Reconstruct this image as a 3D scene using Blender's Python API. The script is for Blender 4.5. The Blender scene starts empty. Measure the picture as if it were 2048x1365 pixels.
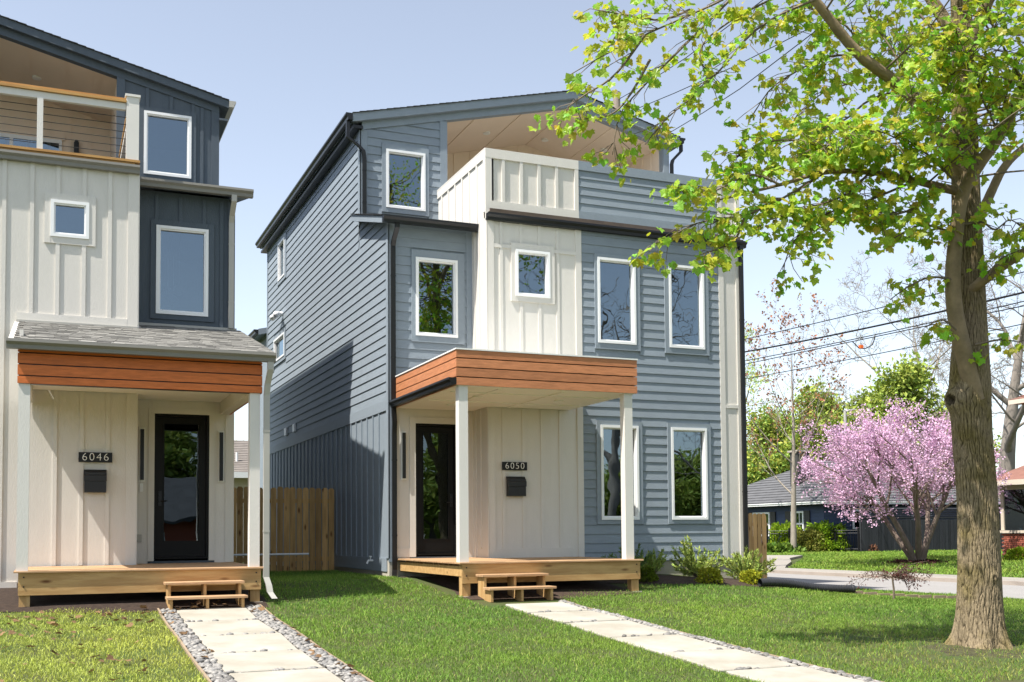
import bpy, math, random
import numpy as np
from mathutils import Matrix, Vector

random.seed(11)
rng = np.random.default_rng(11)
scene = bpy.context.scene
COL = scene.collection
ZO = 1.6                      # world height of the camera; geometry below is written relative to eye height

# ------------------------------------------------------------------ camera
F, CX, CY = 2187.2266, 1024.0, 962.174          # focal length and principal point for a 2048 px wide frame
YAW, PITCH, ROLL = 0.398135108, 0.0479941684, -0.00756958327
_fw = np.array([math.sin(YAW) * math.cos(PITCH), math.cos(YAW) * math.cos(PITCH), math.sin(PITCH)])
_r0 = np.array([math.cos(YAW), -math.sin(YAW), 0.0])
_u0 = np.cross(_r0, _fw)
_rt = _r0 * math.cos(ROLL) + _u0 * math.sin(ROLL)
_up = -_r0 * math.sin(ROLL) + _u0 * math.cos(ROLL)
cam_data = bpy.data.cameras.new('camera')
cam = bpy.data.objects.new('camera', cam_data)
COL.objects.link(cam)
cam_data.sensor_width = 36.0
cam_data.lens = F / 2048.0 * 36.0
cam_data.shift_y = (CY - 682.5) / 2048.0
cam_data.clip_start = 0.1
cam_data.clip_end = 2000.0
M = Matrix.Identity(4)
for i in range(3):
    M[i][0], M[i][1], M[i][2] = _rt[i], _up[i], -_fw[i]
M[2][3] = ZO
cam.matrix_world = M
scene.camera = cam

# ------------------------------------------------------------------ sky, sun, exposure
SUN_TO = np.array([-1.0, -0.29, 1.74])            # towards the sun
SUN_TO /= np.linalg.norm(SUN_TO)
world = bpy.data.worlds.new('World')
scene.world = world
world.use_nodes = True
wn = world.node_tree
wn.nodes.clear()
sky = wn.nodes.new('ShaderNodeTexSky')
sky.sky_type = 'NISHITA'
sky.sun_disc = False
sky.sun_elevation = math.asin(SUN_TO[2])
sky.sun_rotation = math.atan2(SUN_TO[0], SUN_TO[1])
sky.altitude = 200.0
sky.air_density = 1.0
sky.dust_density = 0.8
sky.ozone_density = 1.2
bg = wn.nodes.new('ShaderNodeBackground')
bg.inputs[1].default_value = 0.14
wo = wn.nodes.new('ShaderNodeOutputWorld')
hs = wn.nodes.new('ShaderNodeHueSaturation')
hs.inputs['Saturation'].default_value = 0.60
wn.links.new(sky.outputs[0], hs.inputs['Color'])
wn.links.new(hs.outputs[0], bg.inputs[0])
wn.links.new(bg.outputs[0], wo.inputs[0])
sun_data = bpy.data.lights.new('sun', 'SUN')
sun_data.energy = 5.0
sun_data.angle = math.radians(0.53)
sun_data.color = (1.0, 0.955, 0.88)
sun = bpy.data.objects.new('sun', sun_data)
COL.objects.link(sun)
sun.rotation_euler = Vector(SUN_TO).to_track_quat('Z', 'Y').to_euler()
sun.location = (-20, -10, 40)
scene.view_settings.view_transform = 'Standard'
scene.view_settings.look = 'None'
scene.view_settings.exposure = 0.76
scene.view_settings.gamma = 1.0
scene.view_settings.use_curve_mapping = False
scene.cycles.max_bounces = 8
scene.cycles.transparent_max_bounces = 12
scene.cycles.caustics_reflective = False
scene.cycles.caustics_refractive = False


def at(px, py, d):
    """the point that stands d metres deep behind photograph pixel (px, py)"""
    return _fw * d + (px - CX) / F * d * _rt - (py - CY) / F * d * _up


def pix(P):
    P = np.asarray(P, float)
    d = P @ _fw
    return CX + F * (P @ _rt) / d, CY - F * (P @ _up) / d, d


# ------------------------------------------------------------------ terrain
PY = [-200, -60, 0, 5, 9.3, 11, 12.3, 13.4, 14.9, 16, 17, 19, 24, 60, 300]
PZ = [-1.9, -1.9, -1.75, -1.65, -1.46, -1.37, -1.30, -1.22, -1.15, -1.05, -.95, -.80, -.81, -1.0, -1.0]


def sst(a, b, x):
    t = np.clip((x - a) / (b - a), 0, 1)
    return t * t * (3 - 2 * t)


def gz(X, Y):
    X = np.asarray(X, float)
    Y = np.asarray(Y, float)
    b = np.interp(Y, PY, PZ)
    rd = np.minimum(b, -1.36)
    w = sst(10.3, 16.8, X)
    z = b * (1 - w) + rd * w
    w2 = sst(24, 34, X) * sst(4, 12, Y)
    return z * (1 - w2) - 1.12 * w2


# ------------------------------------------------------------------ materials
MATS = {}


def mat(name, col, rough=0.6, var=0.0, vscale=3.0, stretch=(1, 1, 1), rnd=0.0, bump=0.0, bscale=40.0, bstretch=None,
        spec=0.3, metal=0.0, col2=None, trans=0.0, attr=False, detail=4.0, coat=0.0, knots=None):
    m = bpy.data.materials.new(name)
    m.use_nodes = True
    nt = m.node_tree
    N, L = nt.nodes, nt.links
    N.clear()
    out = N.new('ShaderNodeOutputMaterial')
    bs = N.new('ShaderNodeBsdfPrincipled')
    bs.inputs['Roughness'].default_value = rough
    bs.inputs['Specular IOR Level'].default_value = spec
    bs.inputs['Metallic'].default_value = metal
    bs.inputs['Coat Weight'].default_value = coat
    tc = N.new('ShaderNodeTexCoord')
    oi = N.new('ShaderNodeObjectInfo')
    off = N.new('ShaderNodeVectorMath'); off.operation = 'MULTIPLY_ADD'
    comb = N.new('ShaderNodeCombineXYZ')
    for k in range(3):
        L.new(oi.outputs['Random'], comb.inputs[k])
    off.inputs[1].default_value = (37.0, 53.0, 71.0)
    L.new(comb.outputs[0], off.inputs[0])
    L.new(tc.outputs['Object'], off.inputs[2])
    cur = None
    base = N.new('ShaderNodeRGB')
    base.outputs[0].default_value = (*col, 1)
    cur = base.outputs[0]

    def noise(scale, st, det):
        mp = N.new('ShaderNodeMapping')
        mp.inputs['Scale'].default_value = st
        L.new(off.outputs[0], mp.inputs['Vector'])
        n = N.new('ShaderNodeTexNoise')
        n.inputs['Scale'].default_value = scale
        n.inputs['Detail'].default_value = det
        n.inputs['Roughness'].default_value = 0.6
        L.new(mp.outputs[0], n.inputs['Vector'])
        return n.outputs['Fac']
    if var > 0 or col2 is not None:
        f = noise(vscale, stretch, detail)
        if col2 is not None:
            rp = N.new('ShaderNodeValToRGB')
            rp.color_ramp.elements[0].position = 0.36
            rp.color_ramp.elements[1].position = 0.64
            L.new(f, rp.inputs[0])
            mx = N.new('ShaderNodeMixRGB')
            mx.inputs[2].default_value = (*col2, 1)
            L.new(rp.outputs[0], mx.inputs[0])
            L.new(cur, mx.inputs[1])
            cur = mx.outputs[0]
        if var > 0:
            mr = N.new('ShaderNodeMapRange')
            mr.inputs[1].default_value = 0.25
            mr.inputs[2].default_value = 0.75
            mr.inputs[3].default_value = 1 - var
            mr.inputs[4].default_value = 1 + var
            L.new(f, mr.inputs[0])
            vm = N.new('ShaderNodeVectorMath'); vm.operation = 'SCALE'
            L.new(cur, vm.inputs[0]); L.new(mr.outputs[0], vm.inputs['Scale'])
            cur = vm.outputs[0]
    if knots:
        mp = N.new('ShaderNodeMapping'); mp.inputs['Scale'].default_value = knots
        L.new(off.outputs[0], mp.inputs['Vector'])
        vo = N.new('ShaderNodeTexVoronoi'); vo.inputs['Scale'].default_value = 1.0
        L.new(mp.outputs[0], vo.inputs['Vector'])
        kr = N.new('ShaderNodeValToRGB')
        kr.color_ramp.elements[0].position = 0.05; kr.color_ramp.elements[0].color = (1, 1, 1, 1)
        kr.color_ramp.elements[1].position = 0.16; kr.color_ramp.elements[1].color = (0, 0, 0, 1)
        L.new(vo.outputs['Distance'], kr.inputs[0])
        kx = N.new('ShaderNodeMixRGB'); kx.blend_type = 'MULTIPLY'; kx.inputs[2].default_value = (.30, .20, .14, 1)
        L.new(kr.outputs[0], kx.inputs[0]); L.new(cur, kx.inputs[1])
        cur = kx.outputs[0]
    if rnd > 0:
        mr = N.new('ShaderNodeMapRange')
        mr.inputs[3].default_value = 1 - rnd
        mr.inputs[4].default_value = 1 + rnd
        L.new(oi.outputs['Random'], mr.inputs[0])
        vm = N.new('ShaderNodeVectorMath'); vm.operation = 'SCALE'
        L.new(cur, vm.inputs[0]); L.new(mr.outputs[0], vm.inputs['Scale'])
        cur = vm.outputs[0]
    if attr:
        at_ = N.new('ShaderNodeAttribute')
        at_.attribute_name = 'tint'
        vm = N.new('ShaderNodeVectorMath'); vm.operation = 'MULTIPLY'
        L.new(cur, vm.inputs[0]); L.new(at_.outputs['Color'], vm.inputs[1])
        cur = vm.outputs[0]
    L.new(cur, bs.inputs['Base Color'])
    if bump > 0:
        bp_ = N.new('ShaderNodeBump')
        bp_.inputs['Strength'].default_value = min(1.0, bump)
        bp_.inputs['Distance'].default_value = 0.01 * max(1.0, bump)
        L.new(noise(bscale, bstretch or stretch, 5.0), bp_.inputs['Height'])
        L.new(bp_.outputs[0], bs.inputs['Normal'])
    if trans > 0:
        tr = N.new('ShaderNodeBsdfTranslucent')
        L.new(cur, tr.inputs[0])
        ms = N.new('ShaderNodeMixShader')
        ms.inputs[0].default_value = trans
        L.new(bs.outputs[0], ms.inputs[1]); L.new(tr.outputs[0], ms.inputs[2])
        L.new(ms.outputs[0], out.inputs[0])
    else:
        L.new(bs.outputs[0], out.inputs[0])
    MATS[name] = m
    return m


def glass_mat(name, base_fac, tint):
    m = bpy.data.materials.new(name)
    m.use_nodes = True
    nt = m.node_tree; N, L = nt.nodes, nt.links
    N.clear()
    out = N.new('ShaderNodeOutputMaterial')
    tr = N.new('ShaderNodeBsdfTransparent'); tr.inputs[0].default_value = (*tint, 1)
    gl = N.new('ShaderNodeBsdfGlossy'); gl.inputs['Roughness'].default_value = 0.004
    gl.inputs[0].default_value = (0.72, 0.88, 1.0, 1)
    fr = N.new('ShaderNodeFresnel'); fr.inputs[0].default_value = 1.5
    ad = N.new('ShaderNodeMath'); ad.operation = 'ADD'; ad.use_clamp = True
    ad.inputs[1].default_value = base_fac
    L.new(fr.outputs[0], ad.inputs[0])
    tcd = N.new('ShaderNodeTexCoord')
    nz = N.new('ShaderNodeTexNoise'); nz.inputs['Scale'].default_value = 2.2; nz.inputs['Detail'].default_value = 1
    L.new(tcd.outputs['Object'], nz.inputs['Vector'])
    bp_ = N.new('ShaderNodeBump'); bp_.inputs['Strength'].default_value = 0.12; bp_.inputs['Distance'].default_value = 0.012
    L.new(nz.outputs['Fac'], bp_.inputs['Height']); L.new(bp_.outputs[0], gl.inputs['Normal'])
    ms = N.new('ShaderNodeMixShader')
    L.new(ad.outputs[0], ms.inputs[0]); L.new(tr.outputs[0], ms.inputs[1]); L.new(gl.outputs[0], ms.inputs[2])
    L.new(ms.outputs[0], out.inputs[0])
    MATS[name] = m
    return m


GRAIN_X = (1.2, 9, 9)      # grain that runs along x
GRAIN_Z = (9, 9, 1.2)
mat('blue_siding', (0.240, 0.280, 0.318), 0.62, 0.08, 2.5, (1, 1, 4), 0.035, 0.5, 9, (3, 3, 16))
mat('blue_trim', (0.247, 0.288, 0.327), 0.6, 0.05, 3, (3, 3, 3), 0.02, 0.5, 10, (6, 6, 6))
mat('navy_siding', (0.080, 0.100, 0.122), 0.62, 0.07, 2.5, (4, 4, 1), 0.04, 0.5, 10, (8, 8, 3))
mat('cream', (0.665, 0.632, 0.578), 0.62, 0.03, 2.0, (3, 3, 1), 0.02, 0.30, 10, (7, 7, 2.2))
mat('cream_white', (0.680, 0.655, 0.610), 0.6, 0.02, 3, (1, 1, 1), 0.015, 0.25, 12, (6, 6, 2))
mat('tan_panel', (0.800, 0.665, 0.530), 0.7, 0.03, 2, (1, 1, 1), 0.0, 0.2, 15)
mat('porch_ceiling', (0.840, 0.820, 0.770), 0.65, 0.02, 2)
mat('orange_board', (0.550, 0.150, 0.038), 0.5, 0.22, 3.0, (1.5, 1.5, 10), 0.13, 0.35, 8, (2, 2, 14))
mat('orange_sunlit', (0.50, 0.205, 0.095), 0.5, 0.22, 3.0, (1.5, 1.5, 10), 0.13, 0.35, 8, (2, 2, 14))  # same orange boards, sunlight on this porch put into a paler colour
mat('black_metal', (0.009, 0.009, 0.010), 0.36, 0.1, 4, spec=0.4)
mat('door_black', (0.006, 0.006, 0.006), 0.45, spec=0.2)
mat('grey_metal', (0.20, 0.19, 0.165), 0.4, 0.04, 4, spec=0.5)
mat('pale_metal', (0.40, 0.385, 0.345), 0.4, 0.04, 4, spec=0.5)
mat('brown_metal', (0.10, 0.07, 0.05), 0.4, 0.3, 4, spec=0.5)
mat('white_vinyl', (0.84, 0.84, 0.83), 0.35, spec=0.4)
mat('white_metal', (0.80, 0.80, 0.78), 0.4)
mat('drywall', (0.34, 0.33, 0.31), 0.9)
mat('interior_dark', (0.10, 0.095, 0.09), 0.9)
mat('foundation', (0.46, 0.42, 0.35), 0.85, 0.10, 3, bump=0.5, bscale=30)
mat('lumber', (0.588, 0.378, 0.163), 0.6, 0.0, 1.6, (1.0, 7, 9), 0.06, 0.3, 14, (1.5, 20, 20), col2=(0.44, 0.255, 0.10), detail=6, knots=(1.6, 4, 5))
mat('lumber_tread', (0.519, 0.328, 0.181), 0.65, 0.0, 1.6, (1.0, 9, 7), 0.08, 0.3, 14, (1.5, 20, 20), col2=(0.357, 0.212, 0.111), detail=6)
mat('lumber_post', (0.54, 0.35, 0.155), 0.6, 0.0, 1.6, (9, 9, 1.0), 0.06, 0.3, 14, (20, 20, 1.5), col2=(0.43, 0.25, 0.10))
mat('rail_wood', (0.52, 0.30, 0.10), 0.55, 0.0, 1.6, (1.0, 9, 9), 0.06, 0.2, col2=(0.42, 0.22, 0.07))
mat('picket', (0.644, 0.397, 0.155), 0.75, 0.0, 1.5, (9, 9, 1.0), 0.32, 0.4, 16, (20, 20, 1.5), col2=(0.460, 0.270, 0.103), detail=6, knots=(5, 2, 1.8))
mat('black_picket', (0.030, 0.032, 0.036), 0.7, 0.25, 2, (5, 5, 1), 0.25, 0.3, 16, (20, 20, 2))
mat('shingle_grey', (0.198, 0.190, 0.173), 0.9, 0.16, 5, (1, 1, 1), 0.42, 0.6, 120)
mat('shingle_dark', (0.035, 0.036, 0.04), 0.9, 0.25, 6, rnd=0.2, bump=0.6, bscale=120)
mat('shingle_far', (0.108, 0.108, 0.112), 0.9, 0.22, 1.6, (1, 1, 3), 0.12, 0.5, 60)
mat('shingle_pale', (0.210, 0.185, 0.164), 0.9, 0.2, 2.5, rnd=0.15, bump=0.5, bscale=60)
mat('shingle_red', (0.25, 0.125, 0.095), 0.9, 0.2, 2.5, rnd=0.15, bump=0.5, bscale=60)
mat('concrete_slab', (0.345, 0.315, 0.255), 0.85, 0.10, 1.7, rnd=0.03, bump=0.35, bscale=35, col2=(0.394, 0.367, 0.315), detail=8)
mat('asphalt_pale', (0.287, 0.273, 0.259), 0.9, 0.06, 1.2, bump=0.4, bscale=80)
mat('sidewalk_concrete', (0.302, 0.277, 0.240), 0.9, 0.07, 1.5, bump=0.3, bscale=60)
mat('kerb_concrete', (0.369, 0.317, 0.274), 0.9, 0.1, 2)
mat('front_asphalt', (0.10, 0.10, 0.10), 0.9, 0.1, 2, bump=0.4, bscale=80)
mat('soil', (0.085, 0.090, 0.030), 0.95, 0.30, 2.0, bump=1.0, bscale=25, col2=(0.046, 0.071, 0.017))
mat('mulch', (0.055, 0.036, 0.026), 0.95, 0.45, 14, rnd=0.3, bump=1.0, bscale=60)
mat('pebble_base', (0.16, 0.145, 0.125), 0.95, 0.3, 20, bump=1.0, bscale=50)
mat('pebble', (0.235, 0.230, 0.225), 0.55, 0.12, 8, rnd=0.5, col2=(0.226, 0.205, 0.177))
mat('pebble_mix', (0.205, 0.200, 0.195), 0.55, 0.45, 16, col2=(0.30, 0.28, 0.25))
mat('edging', (0.300, 0.225, 0.150), 0.8, 0.15, 2, (1, 1, 1), 0.05)
mat('dry_leaf', (0.208, 0.124, 0.060), 0.8, 0.15, 6, rnd=0.35, trans=0.15)
mat('grass', (0.185, 0.300, 0.044), 0.55, attr=True, spec=0.25, trans=0.30)
mat('leaf', (0.520, 0.590, 0.060), 0.40, attr=True, spec=0.35, trans=0.55)
mat('far_leaf', (0.330, 0.407, 0.082), 0.6, attr=True, spec=0.15, trans=0.30)
mat('hedge_leaf', (0.240, 0.360, 0.030), 0.55, attr=True, spec=0.2, trans=0.30)
mat('juniper', (0.235, 0.290, 0.085), 0.6, attr=True, spec=0.2, trans=0.15)
mat('blossom', (0.775, 0.520, 0.700), 0.7, attr=True, spec=0.1, trans=0.25)
mat('bud', (0.306, 0.145, 0.076), 0.7, attr=True, spec=0.1, trans=0.2)
mat('red_leaf', (0.092, 0.036, 0.030), 0.6, attr=True, spec=0.2, trans=0.2)
mat('twig', (0.16, 0.125, 0.09), 0.85, 0.2, 6, rnd=0.1)
mat('pale_bark', (0.30, 0.26, 0.21), 0.9, 0.25, 6, (1, 1, 0.4), bump=0.6, bscale=25)
mat('grey_bark', (0.235, 0.205, 0.175), 0.9, 0.25, 4, (1, 1, 0.3), bump=0.8, bscale=16, bstretch=(2, 2, 0.4))
mat('redbud_bark', (0.20, 0.155, 0.125), 0.9, 0.25, 6, (1, 1, 0.4), bump=0.8, bscale=20)
mat('limb_bark', (0.235, 0.175, 0.105), 0.85, 0.3, 7, (1, 1, 1), bump=0.7, bscale=30)
mat('blue_paint', (0.045, 0.065, 0.12), 0.6, 0.08, 3, rnd=0.05)
mat('shutter_paint', (0.05, 0.048, 0.045), 0.6, 0.1, 3)
mat('brick_red', (0.34, 0.10, 0.065), 0.85, 0.15, 9, rnd=0.25, bump=0.4, bscale=60)
mat('mortar', (0.40, 0.35, 0.30), 0.9, 0.1, 5)
mat('iron', (0.010, 0.010, 0.011), 0.5, spec=0.4)
mat('rubber_pipe', (0.030, 0.030, 0.032), 0.45, 0.2, 5, spec=0.4)
mat('wire', (0.012, 0.012, 0.013), 0.6)
mat('pole_wood', (0.30, 0.25, 0.20), 0.9, 0.2, 3, (6, 6, 1))
mat('orange_tag', (0.85, 0.16, 0.03), 0.6)
mat('plaque_black', (0.013, 0.013, 0.014), 0.45)
mat('digit_metal', (0.850, 0.830, 0.760), 0.35, spec=0.5)
mat('mailbox_black', (0.020, 0.020, 0.022), 0.42, 0.1, 3, spec=0.4)
mat('paper', (0.62, 0.70, 0.62), 0.7)
mat('lamp_white', (0.80, 0.79, 0.74), 0.5)
mat('cream_stucco', (0.60, 0.52, 0.42), 0.9, 0.04, 4)
glass_mat('glass', 0.16, (0.40, 0.44, 0.46))
glass_mat('door_glass', 0.07, (0.30, 0.32, 0.33))


def bark_material():
    m = bpy.data.materials.new('maple_bark')
    m.use_nodes = True
    nt = m.node_tree; N, L = nt.nodes, nt.links
    bs = N['Principled BSDF']; bs.inputs['Roughness'].default_value = 0.9
    bs.inputs['Specular IOR Level'].default_value = 0.15
    tc = N.new('ShaderNodeTexCoord')
    at_ = N.new('ShaderNodeAttribute'); at_.attribute_name = 'tint'
    rp = N.new('ShaderNodeValToRGB')
    rp.color_ramp.elements[0].position = 0.0; rp.color_ramp.elements[0].color = (0.022, 0.016, 0.010, 1)
    rp.color_ramp.elements[1].position = 0.75; rp.color_ramp.elements[1].color = (0.275, 0.215, 0.135, 1)
    L.new(at_.outputs['Fac'], rp.inputs[0])
    nz = N.new('ShaderNodeTexNoise'); nz.inputs['Scale'].default_value = 2.3; nz.inputs['Detail'].default_value = 5
    L.new(tc.outputs['Object'], nz.inputs['Vector'])
    r2 = N.new('ShaderNodeValToRGB')
    r2.color_ramp.elements[0].position = 0.45; r2.color_ramp.elements[1].position = 0.70
    L.new(nz.outputs['Fac'], r2.inputs[0])
    mx = N.new('ShaderNodeMixRGB'); mx.blend_type = 'MULTIPLY'
    mx.inputs[2].default_value = (0.70, 0.70, 0.42, 1)
    L.new(r2.outputs[0], mx.inputs[0]); L.new(rp.outputs[0], mx.inputs[1])
    vmr = N.new('ShaderNodeMapRange'); vmr.inputs[1].default_value = .3; vmr.inputs[2].default_value = .7; vmr.inputs[3].default_value = .62; vmr.inputs[4].default_value = 1.25
    n3 = N.new('ShaderNodeTexNoise'); n3.inputs['Scale'].default_value = 34; n3.inputs['Detail'].default_value = 6
    m3 = N.new('ShaderNodeMapping'); m3.inputs['Scale'].default_value = (2.2, 2.2, .45)
    L.new(tc.outputs['Object'], m3.inputs['Vector']); L.new(m3.outputs[0], n3.inputs['Vector']); L.new(n3.outputs['Fac'], vmr.inputs[0])
    vsc = N.new('ShaderNodeVectorMath'); vsc.operation = 'SCALE'
    L.new(mx.outputs[0], vsc.inputs[0]); L.new(vmr.outputs[0], vsc.inputs['Scale'])
    L.new(vsc.outputs[0], bs.inputs['Base Color'])
    mp = N.new('ShaderNodeMapping'); mp.inputs['Scale'].default_value = (3, 3, 0.7)
    L.new(tc.outputs['Object'], mp.inputs['Vector'])
    n2 = N.new('ShaderNodeTexNoise'); n2.inputs['Scale'].default_value = 26; n2.inputs['Detail'].default_value = 10
    L.new(mp.outputs[0], n2.inputs['Vector'])
    b = N.new('ShaderNodeBump'); b.inputs['Strength'].default_value = 0.9; b.inputs['Distance'].default_value = 0.02
    L.new(n2.outputs['Fac'], b.inputs['Height']); L.new(b.outputs[0], bs.inputs['Normal'])
    MATS['maple_bark'] = m


bark_material()

# ------------------------------------------------------------------ mesh helpers
BASE = {}


class MB:
    def __init__(self):
        self.v, self.f = [], []

    def add(self, vs, fs):
        n = len(self.v)
        self.v.extend([tuple(map(float, p)) for p in vs])
        self.f.extend([tuple(n + i for i in f) for f in fs])
        return self

    def hexa(self, p):          # 4 bottom, 4 top, same turning sense (counter-clockwise from above)
        return self.add(p, [(3, 2, 1, 0), (4, 5, 6, 7), (0, 1, 5, 4), (1, 2, 6, 5), (2, 3, 7, 6), (3, 0, 4, 7)])

    def box(self, x0, x1, y0, y1, z0, z1):
        x0, x1 = min(x0, x1), max(x0, x1); y0, y1 = min(y0, y1), max(y0, y1); z0, z1 = min(z0, z1), max(z0, z1)
        return self.hexa([(x0, y0, z0), (x1, y0, z0), (x1, y1, z0), (x0, y1, z0), (x0, y0, z1), (x1, y0, z1), (x1, y1, z1), (x0, y1, z1)])

    def cbox(self, x0, x1, y0, y1, z0, z1, c=0.006):       # box with a chamfered top edge
        self.hexa([(x0, y0, z0), (x1, y0, z0), (x1, y1, z0), (x0, y1, z0), (x0, y0, z1 - c), (x1, y0, z1 - c), (x1, y1, z1 - c), (x0, y1, z1 - c)])
        return self.hexa([(x0, y0, z1 - c), (x1, y0, z1 - c), (x1, y1, z1 - c), (x0, y1, z1 - c), (x0 + c, y0 + c, z1), (x1 - c, y0 + c, z1), (x1 - c, y1 - c, z1), (x0 + c, y1 - c, z1)])

    def prism(self, poly, axis, a0, a1):
        """poly in the two other axes (x,z for 'y'; y,z for 'x'; x,y for 'z')"""
        n = len(poly)

        def P(p, a):
            return (p[0], a, p[1]) if axis == 'y' else (a, p[0], p[1]) if axis == 'x' else (p[0], p[1], a)
        vs = [P(p, a0) for p in poly] + [P(p, a1) for p in poly]
        fs = [tuple(range(n))[::-1], tuple(range(n, 2 * n))] + [(i, (i + 1) % n, n + (i + 1) % n, n + i) for i in range(n)]
        return self.add(vs, fs)

    def tube(self, pts, rad, n=8, cap=True):
        pts = [np.asarray(p, float) for p in pts]
        if not hasattr(rad, '__len__'):
            rad = [rad] * len(pts)
        vs, fs = [], []
        ref = None
        for i, p in enumerate(pts):
            t = pts[min(i + 1, len(pts) - 1)] - pts[max(i - 1, 0)]
            t = t / (np.linalg.norm(t) + 1e-9)
            if ref is None:
                ref = np.array([0, 0, 1.0]) if abs(t[2]) < 0.9 else np.array([1.0, 0, 0])
            a = np.cross(t, ref); a /= (np.linalg.norm(a) + 1e-9)
            b = np.cross(t, a)
            ref = np.cross(a, t)
            for k in range(n):
                th = 2 * math.pi * k / n
                vs.append(p + rad[i] * (math.cos(th) * a + math.sin(th) * b))
        for i in range(len(pts) - 1):
            for k in range(n):
                k2 = (k + 1) % n
                fs.append((i * n + k, i * n + k2, (i + 1) * n + k2, (i + 1) * n + k))
        if cap:
            fs.append(tuple(range(n))); fs.append(tuple((len(pts) - 1) * n + k for k in range(n))[::-1])
        return self.add(vs, fs)

    def disc(self, c, r, z0, z1, n=16):
        return self.prism([(c[0] + r * math.cos(2 * math.pi * k / n), c[1] + r * math.sin(2 * math.pi * k / n)) for k in range(n)], 'z', z0, z1)


def fix_normals(me):
    import bmesh
    bm = bmesh.new(); bm.from_mesh(me)
    bmesh.ops.recalc_face_normals(bm, faces=bm.faces)
    bm.to_mesh(me); bm.free()


def build(name, mb, m, parent=None, origin=None, smooth=False, kind=None, fix=True):
    v = np.array(mb.v, float).reshape(-1, 3)
    if parent is not None:
        o0 = BASE[parent.name]
    elif origin is not None:
        o0 = np.asarray(origin, float)
    else:
        lo, hi = v.min(0), v.max(0)
        o0 = np.array([(lo[0] + hi[0]) / 2, (lo[1] + hi[1]) / 2, lo[2]])
    me = bpy.data.meshes.new(name)
    me.from_pydata((v - o0).tolist(), [], mb.f)
    if fix:
        fix_normals(me)
    if smooth:
        me.polygons.foreach_set('use_smooth', [True] * len(me.polygons))
    me.materials.append(MATS[m])
    o = bpy.data.objects.new(name, me)
    COL.objects.link(o)
    if parent is not None:
        o.parent = parent
    else:
        o.location = o0 + np.array([0, 0, ZO])
    BASE[o.name] = o0
    if kind:
        o['kind'] = kind
    return o


def piece(name, me, parent, pos, rot=(0, 0, 0), scale=(1, 1, 1)):
    """one more object that shares mesh data me, child of parent"""
    o = bpy.data.objects.new(name, me)
    COL.objects.link(o)
    o.parent = parent
    o.location = np.asarray(pos, float) - BASE[parent.name]
    o.rotation_euler = rot
    o.scale = scale
    BASE[o.name] = np.asarray(pos, float)
    return o


def tag(o, label, cat, group=None):
    o['label'] = label
    o['category'] = cat
    if group:
        o['group'] = group
    return o


def thing(name, label, cat, loc, group=None):
    o = bpy.data.objects.new(name, None)
    o.empty_display_size = 0.3
    COL.objects.link(o)
    o.location = (loc[0], loc[1], loc[2] + ZO)
    BASE[o.name] = np.asarray(loc, float)
    return tag(o, label, cat, group)


def raw_mesh(name, V, tris, m, parent=None, origin=None, tint=None, smooth=False, kind=None):
    """numpy triangle soup; tint: one colour per vertex"""
    if parent is not None:
        o0 = BASE[parent.name]
    elif origin is not None:
        o0 = np.asarray(origin, float)
    else:
        lo, hi = V.min(0), V.max(0)
        o0 = np.array([(lo[0] + hi[0]) / 2, (lo[1] + hi[1]) / 2, lo[2]])
    me = bpy.data.meshes.new(name)
    nv, nt = len(V), len(tris)
    me.vertices.add(nv); me.loops.add(nt * 3); me.polygons.add(nt)
    me.vertices.foreach_set('co', (V - o0).astype(np.float32).ravel())
    me.loops.foreach_set('vertex_index', tris.astype(np.int32).ravel())
    me.polygons.foreach_set('loop_start', np.arange(0, nt * 3, 3, dtype=np.int32))
    me.polygons.foreach_set('use_smooth', np.full(nt, smooth))
    if tint is not None:
        a = me.attributes.new('tint', 'FLOAT_COLOR', 'POINT')
        c = np.ones((nv, 4), np.float32); c[:, :3] = tint
        a.data.foreach_set('color', c.ravel())
    me.update(); me.validate()
    me.materials.append(MATS[m])
    o = bpy.data.objects.new(name, me)
    COL.objects.link(o)
    if parent is not None:
        o.parent = parent
    else:
        o.location = o0 + np.array([0, 0, ZO])
    BASE[o.name] = o0
    if kind:
        o['kind'] = kind
    return o


class Fr:
    """a wall plane: u along it, z up, d outwards"""
    def __init__(self, side, plane):
        self.s, self.p = side, plane

    def pt(self, u, z, d):
        return {'F': (u, self.p - d, z), 'B': (u, self.p + d, z), 'L': (self.p - d, u, z), 'R': (self.p + d, u, z)}[self.s]

    def box(self, mb, u0, u1, z0, z1, d0, d1):
        a, b = self.pt(u0, z0, d0), self.pt(u1, z1, d1)
        return mb.box(a[0], b[0], a[1], b[1], a[2], b[2])

    def quadprism(self, mb, sec, u0, u1):       # sec: list of (d,z)
        n = len(sec)
        vs = [self.pt(u0, z, d) for d, z in sec] + [self.pt(u1, z, d) for d, z in sec]
        return mb.add(vs, [tuple(range(n)), tuple(range(n, 2 * n))[::-1]] + [(i, (i + 1) % n, n + (i + 1) % n, n + i) for i in range(n)])


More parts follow.
